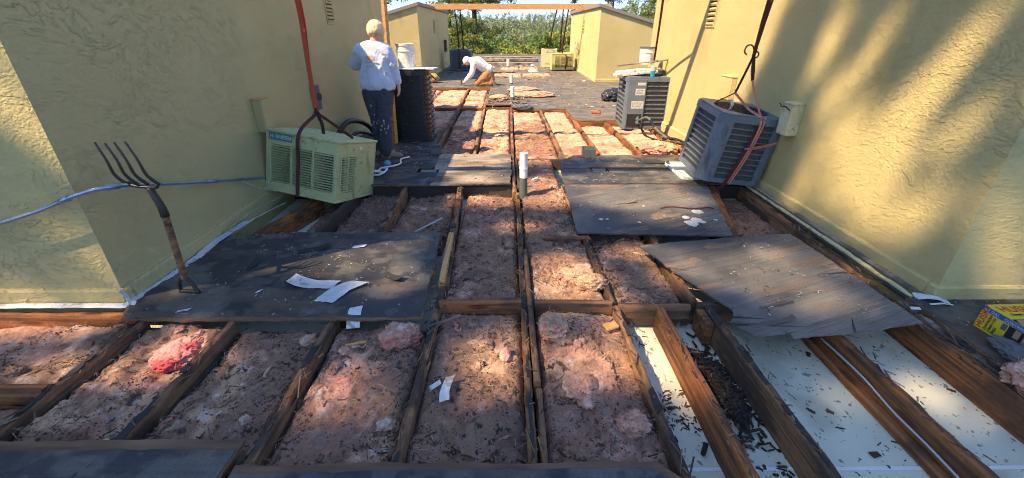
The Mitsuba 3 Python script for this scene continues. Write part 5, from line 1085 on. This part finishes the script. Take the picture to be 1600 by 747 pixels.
# a few splinters big enough to pick out
for x, y, z, l, w_, a, rr, lb in [(2.10, 1.59, CEIL + .004, .17, .016, -32, 'old_wood_x', 'long dark splinter on the white ceiling at lower right'), (.32, 1.72, -.03, .16, .022, -50, 'old_wood_y', 'broad brown splinter on the insulation left of the fluffy scraps'),
                                  (-.9, 1.95, -.03, .12, .012, 20, 'new_wood', 'short pale splinter in the third near bay'), (-.40, 2.12, .0, .22, .010, 35, 'pale_ply', 'pale straw like splinter across the joist below the black deck corner'), (-.44, 2.06, .004, .18, .008, 60, 'pale_ply', 'thin splinter leaning by the joist below the black deck corner'),
                                  (.50, 3.28, .0, .40, .06, 4, 'orange_wood_x', 'rotten orange plank scrap crossing the bay right of the middle joist')]:
    solo('splinter', lb, 'splinter', xf(lumber((-l / 2, 0, .01), (l / 2, 0, .012), w_, .012, int(l * 100), .003, .01, .03), rot('z', a) @ rot('y', 3), (x, y, z)), rr)

# --- loose fibre: fine strands teased out of the batts, rolled wisps and small torn wads lying on them
def fibres(n, x0, x1, y0, y1, zf, seed):
    r = np.random.default_rng(seed); x, y = r.uniform(x0, x1, n), r.uniform(y0, y1, n); w = meshkit.fbm(np.c_[x * 7, y * 7, np.full(n, seed)], 3, seed); o = w > np.quantile(w, .35); x, y = x[o], y[o]; n = len(x)
    a = r.uniform(0, 6.28, n); L = r.uniform(.02, .075, n); K = 5; P = []; z0 = zf(x, y); da = r.normal(0, .7, n); px, py = x.copy(), y.copy(); lift = r.uniform(.004, .022, n)
    for i in range(K):
        t = i / (K - 1); P.append(np.stack([px, py, z0 + .002 + lift * np.sin(math.pi * t)], 1)); px = px + np.cos(a) * L / K; py = py + np.sin(a) * L / K; a = a + da
    P = np.stack(P, 1); d = P[:, -1] - P[:, 0]; s = np.stack([-d[:, 1], d[:, 0], d[:, 2] * 0], 1); s /= np.linalg.norm(s, axis=1, keepdims=True) + 1e-9; wd = r.uniform(.0004, .0011, n)[:, None, None]
    v = np.stack([P - s[:, None] * wd, P + s[:, None] * wd, P + V(0, 0, .0012)], 2).reshape(-1, 3); j = np.arange(n)[:, None] * K * 3 + np.arange(K - 1)[None] * 3; j = j.ravel()
    f = np.vstack([np.c_[j + a_, j + b_, j + b_ + 3] for a_, b_ in ((0, 1), (1, 2), (2, 0))] + [np.c_[j + a_, j + b_ + 3, j + a_ + 3] for a_, b_ in ((0, 1), (1, 2), (2, 0))])
    c = np.array([(.62, .45, .38), (.60, .30, .25), (.50, .36, .26)])[r.integers(0, 3, n)] * r.uniform(.7, 1.15, (n, 1)); return tm(v, f), np.repeat(c, K * 3, 0)
fv, fc = [], []
for i, (x0, x1, y0, y1, zf) in enumerate(near + left):
    m, c = fibres(int(800 * (x1 - x0) * (y1 - max(y0, .9))) if y1 > .9 else 0, x0 + .02, x1 - .02, max(y0, .9), y1, zf, 900 + i); fv.append(m); fc.append(c)
k_ = part(roof, 'insulation_fibres', cat(fv), 'chip', kind='stuff', color=np.vstack(fc))
r = np.random.default_rng(77)
for i, (x0, x1, y0, y1, zf) in enumerate(near[:11] + left[:1]):
    for q in range(5 if i < 5 else 3):
        x, y = r.uniform(x0 + .07, x1 - .07), r.uniform(max(y0, 1.2), y1 - .06); z = float(zf(np.array([x]), np.array([y]))[0])
        if r.random() < .4:      # a rolled wisp
            a = r.uniform(0, 6.28); n_ = 7; pts = [V(x, y, z + .012)]
            for w in range(n_): a += r.normal(0, .55); st = V(math.cos(a), math.sin(a), 0) * r.uniform(.012, .026); e = pts[-1] + st; e[0] = np.clip(e[0], x0 + .02, x1 - .02); e[2] = float(zf(e[:1], e[1:2])[0]) + .010; pts.append(e)
            cv_ = curve(pts, 21); m = tube(cv_, .0055 * np.sin(np.linspace(.35, 2.8, len(cv_))) * r.uniform(.6, 1.3) + .002, 8); v = np.array(m.vertices); v += (meshkit.fbm(v * 60, 3, q)[:, None] - .5) * .010; m = tm(v, m.faces)
        else: m = crumple((x, y, z + .006), r.uniform(.018, .05, 3) * V(1, 1, .5), 1000 + i * 10 + q, .5, 3, 2.4)
        part(roof, 'insulation_wisp', m, ('insulation_clean', 'insulation_pink', 'insulation', 'insulation_brown', 'charred')[r.choice(5, p=[.3, .15, .25, .2, .1])], True)
# ---------------------------------------------------------------- people
def bones(jt, links, res=18):
    """smooth body part: hulls of spheres at the joints, joined, then relaxed"""
    ms = [Manifold.sphere(jt[a][1] if len(jt[a]) == 2 else jt[a][1], res) for a in jt]
    S = {a: Manifold.sphere(jt[a][1], res).translate(tuple(float(q) for q in jt[a][0])) for a in jt}
    out = [Manifold.batch_hull([S[q] for q in l]) for l in links]
    return Manifold.batch_boolean(out, __import__('manifold3d').OpType.Add)
def relax(m, length=.014, it=8):
    t = tri(m.refine_to_length(length)); t = trimesh.Trimesh(t.vertices, t.faces, process=True)
    trimesh.smoothing.filter_taubin(t, lamb=.5, nu=-.53, iterations=it); return t
def folds(t, amp, seed, f=(14, 14, 9)):
    v = np.array(t.vertices); n = np.array(t.vertex_normals); q = v * V(*f)
    q = q + (meshkit.fbm(q * .6, 2, seed) - .5)[:, None] * 2.5
    d = (1 - np.abs(meshkit.fbm(q, 3, seed) * 2 - 1) * 2.2); return tm(v + n * (d * amp)[:, None], t.faces)
def hand(k, wr, d, n, s, curl=.5, name='hand'):
    """palm and five fingers: wr wrist, d pointing direction, n the back of the hand's normal, s towards the thumb"""
    d, n, s = [V(*q) / np.linalg.norm(q) for q in (d, n, s)]; wr = V(*wr); J_ = {}; L = []
    J_['w'] = (wr, .024); J_['p1'] = (wr + d * .085 + s * .030, .013); J_['p2'] = (wr + d * .085 - s * .032, .012); L.append(('w', 'p1', 'p2'))
    for i, (o, ln) in enumerate([(.031, .075), (.010, .085), (-.012, .078), (-.033, .06)]):
        a = wr + d * .083 + s * o; ang = 0; J_[f'f{i}0'] = (a, .0105); pr = f'f{i}0'
        for q, fr_ in enumerate((.42, .32, .26)):
            ang += curl * (.5 + .25 * q); a = a + (d * math.cos(ang) - n * math.sin(ang)) * ln * fr_; J_[f'f{i}{q+1}'] = (a, .0095 - .001 * q); L.append((pr, f'f{i}{q+1}')); pr = f'f{i}{q+1}'
    a = wr + d * .025 + s * .03; J_['t0'] = (a, .013); b = a + (d * .6 + s * .7 - n * .2) * .035; J_['t1'] = (b, .0115); c = b + (d * .9 + s * .25 - n * .35) * .032; J_['t2'] = (c, .0095); L += [('w', 't0', 'p1'), ('t0', 't1'), ('t1', 't2')]
    return relax(bones(J_, L, 12), .006, 4)

def lattice_head(c, s, fwd, up, tilt=0):
    """head with brow, nose, jaw, ears: c the middle, s half height"""
    f = V(*fwd) / np.linalg.norm(fwd); u = V(*up); u = u - f * (u @ f); u /= np.linalg.norm(u); r_ = np.cross(f, u)
    m = trimesh.creation.icosphere(4, 1.0); v = np.array(m.vertices)       # v: x right, y forward, z up
    w = .84 - .16 * np.clip(-v[:, 2], 0, 1) ** 1.3
    x, y, z = v[:, 0] * w, v[:, 1] * .92, v[:, 2].copy()
    front = np.clip(v[:, 1], 0, 1)
    y += .10 * front * np.clip(-v[:, 2], 0, 1) - .18 * np.clip(-v[:, 1], 0, 1) * np.clip(-v[:, 2], 0, 1)
    y += .20 * np.exp(-(v[:, 0] / .13) ** 2 - ((v[:, 2] + .12) / .17) ** 2) * (front > .3)
    y -= .07 * (np.exp(-((np.abs(v[:, 0]) - .36) / .15) ** 2 - ((v[:, 2] - .03) / .10) ** 2)) * (front > .3)
    y += .05 * np.exp(-(v[:, 0] / .25) ** 2 - ((v[:, 2] + .47) / .06) ** 2) * (front > .3)
    x += np.sign(v[:, 0]) * .16 * np.exp(-((v[:, 1] + .05) / .13) ** 2 - ((v[:, 2] + .02) / .2) ** 2) * (np.abs(v[:, 0]) > .8)
    P = (np.outer(x, r_) + np.outer(y, f) + np.outer(z, u)) * s + V(*c)
    return tm(P, m.faces), r_, f, u

# --- the standing worker, back turned
k = thing('person', 'blond person in a pale blue long sleeved shirt standing with back turned', 'person')
hc = V(-1.635, 5.80, 1.605)
hd, r_, f_, u_ = lattice_head(hc, .112, (-.25, 1, -.38), (0, .25, 1))
bodyJ = {'nk': ((-1.655, 5.77, 1.46), .056), 'hd': (tuple(hc + V(0, 0, -.03)), .066), 'shL': ((-1.845, 5.80, 1.385), .066), 'shR': ((-1.545, 5.78, 1.38), .066), 'ch': ((-1.69, 5.83, 1.30), .115), 'elL': ((-1.99, 5.93, 1.215), .044), 'wrL': ((-1.90, 6.14, 1.18), .030),
         'elR': ((-1.465, 5.80, 1.145), .046), 'wrR': ((-1.44, 5.83, .985), .030), 'hpL': ((-1.79, 5.82, .95), .10), 'hpR': ((-1.63, 5.81, .95), .10), 'knL': ((-1.775, 5.83, .53), .062), 'knR': ((-1.655, 5.76, .53), .062), 'anL': ((-1.775, 5.84, .10), .042), 'anR': ((-1.675, 5.74, .10), .042)}
body = relax(bones(bodyJ, [('nk', 'hd'), ('nk', 'shL', 'shR', 'ch'), ('shL', 'elL'), ('elL', 'wrL'), ('shR', 'elR'), ('elR', 'wrR'), ('ch', 'hpL', 'hpR'), ('hpL', 'knL'), ('knL', 'anL'), ('hpR', 'knR'), ('knR', 'anR')]), .016, 8)
hR = hand(k, (-1.44, 5.832, .985), (.02, .03, -1), (1, .2, 0), (0, 1, .1), .35); hL = hand(k, (-1.90, 6.14, 1.18), (.4, 1, -.1), (-.6, .3, .7), (.7, -.2, .6), .6)
part(k, 'body', cat([body, hd, hR, hL]), 'skin', True)
hm = trimesh.creation.icosphere(4, 1.0); v = np.array(hm.vertices); msk = (v[:, 2] > -.62 + .55 * np.clip(v[:, 1] * 1.4 + .1, 0, 1.6)) ; 
q = v * V(9, 9, 3); rr = 1.0 + .16 * (meshkit.fbm(v * V(9, 9, 3), 4, 4) - .3); rr = np.where(msk, rr, .80)
hv = (np.outer(v[:, 0] * .92 * rr, r_) + np.outer(v[:, 1] * .98 * rr - .03, f_) + np.outer(v[:, 2] * 1.02 * rr + .06, u_)) * .112 + hc
part(k, 'hair', tm(hv, hm.faces), 'hair', True)
shJ = {'co': ((-1.655, 5.775, 1.435), .075), 'shL': ((-1.845, 5.80, 1.375), .092), 'shR': ((-1.545, 5.78, 1.37), .090), 'ch': ((-1.70, 5.83, 1.28), .150), 'chR': ((-1.62, 5.82, 1.25), .145), 'elL': ((-1.995, 5.925, 1.215), .070), 'wrL': ((-1.925, 6.07, 1.19), .052), 'upR': ((-1.49, 5.79, 1.24), .076), 'elR': ((-1.468, 5.80, 1.165), .060), 'cuR': ((-1.444, 5.825, 1.015), .043),
       'hmL': ((-1.80, 5.82, .99), .132), 'hmR': ((-1.60, 5.81, .975), .128), 'hm3': ((-1.69, 5.78, .985), .13)}
sh = relax(bones(shJ, [('co', 'shL', 'shR'), ('shL', 'shR', 'ch', 'chR'), ('ch', 'chR', 'hmL', 'hmR', 'hm3'), ('shL', 'elL'), ('elL', 'wrL'), ('shR', 'upR'), ('upR', 'elR'), ('elR', 'cuR')]), .013, 6)
sv = np.array(sh.vertices); bot = sv[:, 2] < .925; sv[bot, 2] = .925 + (sv[bot, 2] - .925) * .12
shirt = folds(trimesh.Trimesh(sv, sh.faces, process=False), .010, 7)
part(k, 'shirt', shirt, 'shirt', True)
# faded print on the back, an orange badge and two grey lines, following the cloth
def back_print(x0, x1, z0, z1, mat, nm):
    X, Z = np.meshgrid(np.linspace(x0, x1, 12), np.linspace(z0, z1, 8)); svv = np.array(shirt.vertices); Y = np.empty(X.shape)
    for i in np.ndindex(X.shape):
        dd = (svv[:, 0] - X[i]) ** 2 + (svv[:, 2] - Z[i]) ** 2; near_ = dd < .0005
        Y[i] = svv[near_, 1].min() - .004 if near_.any() else 5.68
    nn = 12; i = (np.arange(7)[:, None] * nn + np.arange(11)[None]).ravel(); part(k, nm, tm(np.stack([X, Y, Z], -1).reshape(-1, 3), np.vstack([np.c_[i, i + 1, i + nn + 1], np.c_[i, i + nn + 1, i + nn]])), mat, True)
back_print(-1.765, -1.665, 1.285, 1.33, 'print_orange', 'print'); back_print(-1.79, -1.63, 1.245, 1.265, 'print_gray', 'print'); back_print(-1.79, -1.68, 1.20, 1.215, 'print_gray', 'print')
trJ = {'w1': ((-1.78, 5.82, .965), .118), 'w2': ((-1.62, 5.81, .955), .118), 'hL': ((-1.795, 5.82, .87), .118), 'hR': ((-1.63, 5.80, .87), .118), 'kL': ((-1.775, 5.84, .53), .088), 'kR': ((-1.660, 5.755, .53), .088), 'aL': ((-1.775, 5.85, .14), .078), 'aR': ((-1.680, 5.74, .13), .078)}
tr_ = relax(bones(trJ, [('w1', 'w2', 'hL', 'hR'), ('hL', 'kL'), ('kL', 'aL'), ('hR', 'kR'), ('kR', 'aR')]), .013, 6)
trousers = folds(tr_, .011, 9, (10, 10, 16)); part(k, 'trousers', trousers, 'trousers_black', True)
part(k, 'belt', xf(ext(Polygon(rsq(.42, .25, .11), [rsq(.40, .23, .10)]), 0, .035), None, (-1.70, 5.815, .935)), 'black_rubber', 30)
# spattered paint on the trousers
r = np.random.default_rng(3); tv, tn = np.array(trousers.vertices), np.array(trimesh.Trimesh(trousers.vertices, trousers.faces, process=False).vertex_normals)
cand = np.where((tn[:, 1] < -.25) & (tv[:, 2] < .85))[0]; pw = np.exp(-((tv[cand, 2] - .50) / .075) ** 2) + .015; pick = r.choice(cand, 30, replace=False, p=pw / pw.sum()); sp = []
for i in pick:
    n_ = tn[i]; s_ = r.uniform(.004, .015); a_ = np.cross(n_, (0, 0, 1)); a_ /= np.linalg.norm(a_) + 1e-9; b_ = np.cross(n_, a_); ang = np.linspace(0, 6.28, 9)[:-1]; rad = s_ * r.uniform(.5, 1.2, 8)
    P_ = tv[i] + n_ * .004 + np.outer(rad * np.cos(ang), a_) * .7 + np.outer(rad * np.sin(ang), b_) * 1.3; sp.append(tm(np.vstack([P_, tv[i] + n_ * .006]), [[j, (j + 1) % 8, 8] for j in range(8)]))
part(k, 'paint_spots', cat(sp), 'sticker', kind='stuff')
def boot(k, an, toe_dir, s=1.0):
    d = V(*toe_dir); d /= np.linalg.norm(d); a = V(*an); B_ = {'h': (a - d * .05 + V(0, 0, -.05), .036), 'an': (a + V(0, 0, .03), .050), 'm': (a + d * .08 + V(0, 0, -.045), .042), 't': (a + d * .175 + V(0, 0, -.058), .038)}
    part(k, 'boot', relax(bones(B_, [('h', 'an', 'm'), ('m', 't')]), .011, 5), 'boot', True)
    c0 = a + d * .065; pr = affinity.rotate(Polygon(rsq(.30, .095, .045)), math.degrees(math.atan2(d[1], d[0]))); part(k, 'sole', ext(affinity.translate(pr, c0[0], c0[1]), a[2] - .100, a[2] - .075), 'sole', 30)
boot(k, (-1.775, 5.83, .118), (.75, .65, 0)); boot(k, (-1.675, 5.735, .118), (1, .12, 0))

# --- the kneeling worker, leaning over to the left
k = thing('person', 'kneeling person in a white cap and white shirt bending over the roof', 'person')
O = V(-.93, 14.15, 0)
def K(x, z, y=0): return tuple(O + V(x, y, z))
hc = V(*K(-.36, .735, -.02)); hd, r_, f_, u_ = lattice_head(hc, .115, (-.80, -.1, -.70), (-.5, 0, .8))
bj = {'nk': (K(-.24, .76), .06), 'hd': (tuple(hc + V(.03, 0, .02)), .07), 'sL': (K(-.13, .74, .19), .07), 'sR': (K(-.13, .73, -.20), .07), 'ch': (K(0, .70), .13), 'pv': (K(.28, .42), .13), 'eR': (K(-.20, .40, -.24), .045), 'wR': (K(-.42, .17, -.15), .032), 'eL': (K(-.22, .42, .22), .045), 'wL': (K(-.44, .16, .10), .032),
      'kR': (K(-.08, .10, -.16), .065), 'kL': (K(-.05, .10, .16), .065), 'aR': (K(.36, .09, -.14), .045), 'aL': (K(.36, .09, .14), .045)}
lk = [('nk', 'hd'), ('nk', 'sL', 'sR', 'ch'), ('ch', 'pv'), ('sR', 'eR'), ('eR', 'wR'), ('sL', 'eL'), ('eL', 'wL'), ('pv', 'kR'), ('kR', 'aR'), ('pv', 'kL'), ('kL', 'aL')]
part(k, 'body', cat([relax(bones(bj, lk), .018, 6), hd, hand(k, K(-.42, .17, -.15), (-.9, .2, -.5), (-.4, -.3, .8), (0, .5, .2), .8), hand(k, K(-.44, .16, .10), (-.9, -.2, -.5), (-.4, .3, .8), (0, -.5, .2), .8)]), 'skin', True)
sj = {a: (p, q + (.028 if a not in ('wR', 'wL') else .02)) for a, (p, q) in bj.items()}; sj['bk'] = (K(.22, .52), .155); sj['tail'] = (K(.30, .50, 0), .15)
part(k, 'shirt', folds(relax(bones(sj, [('nk', 'sL', 'sR', 'ch'), ('sL', 'sR', 'ch', 'bk'), ('bk', 'tail'), ('sR', 'eR'), ('eR', 'wR'), ('sL', 'eL'), ('eL', 'wL')]), .016, 5), .010, 5), 'cap_white', True)
tj = {'p': (K(.28, .40), .165), 'p2': (K(.34, .27), .15), 'kR': (K(-.06, .11, -.16), .095), 'kL': (K(-.03, .11, .16), .095), 'aR': (K(.36, .10, -.14), .075), 'aL': (K(.36, .10, .14), .075), 'hR': (K(.18, .30, -.14), .12), 'hL': (K(.18, .30, .14), .12)}
part(k, 'trousers', folds(relax(bones(tj, [('p', 'p2', 'hR', 'hL'), ('hR', 'kR'), ('kR', 'aR', 'p2'), ('hL', 'kL'), ('kL', 'aL', 'p2')]), .018, 5), .010, 6), 'trousers_tan', True)
cm = trimesh.creation.icosphere(3, 1.0); v = np.array(cm.vertices); v[:, 2] = np.maximum(v[:, 2], -.12)
cv = (np.outer(v[:, 0] * .86, r_) + np.outer(v[:, 1] * 1.02 - .06, f_) + np.outer(v[:, 2] * 1.0 + .22, u_)) * .118 + hc
part(k, 'cap', tm(cv, cm.faces), 'cap_white', True)
br_ = ext(Polygon([(-.075, .07), (.075, .07), (.065, .15), (.03, .185), (-.03, .185), (-.065, .15)]), 0, .006); bv = np.array(br_.vertices); part(k, 'cap_brim', tm(np.outer(bv[:, 0], r_) + np.outer(bv[:, 1], f_) + np.outer(bv[:, 2] + .018, u_) + hc, br_.faces), 'cap_white')
boot(k, K(.42, .12, -.14), (.9, 0, -.45)); boot(k, K(.42, .12, .14), (.9, 0, -.45))
solo('hammer', 'small hand tool held by the kneeling worker', 'tool', cat([tube([K(-.54, .10, -.02), K(-.60, .28, -.04)], .016, 8), xf(trimesh.creation.cylinder(.022, .12, sections=12), rot('y', 80), K(-.53, .09, -.02))]), 'black_iron', 30)
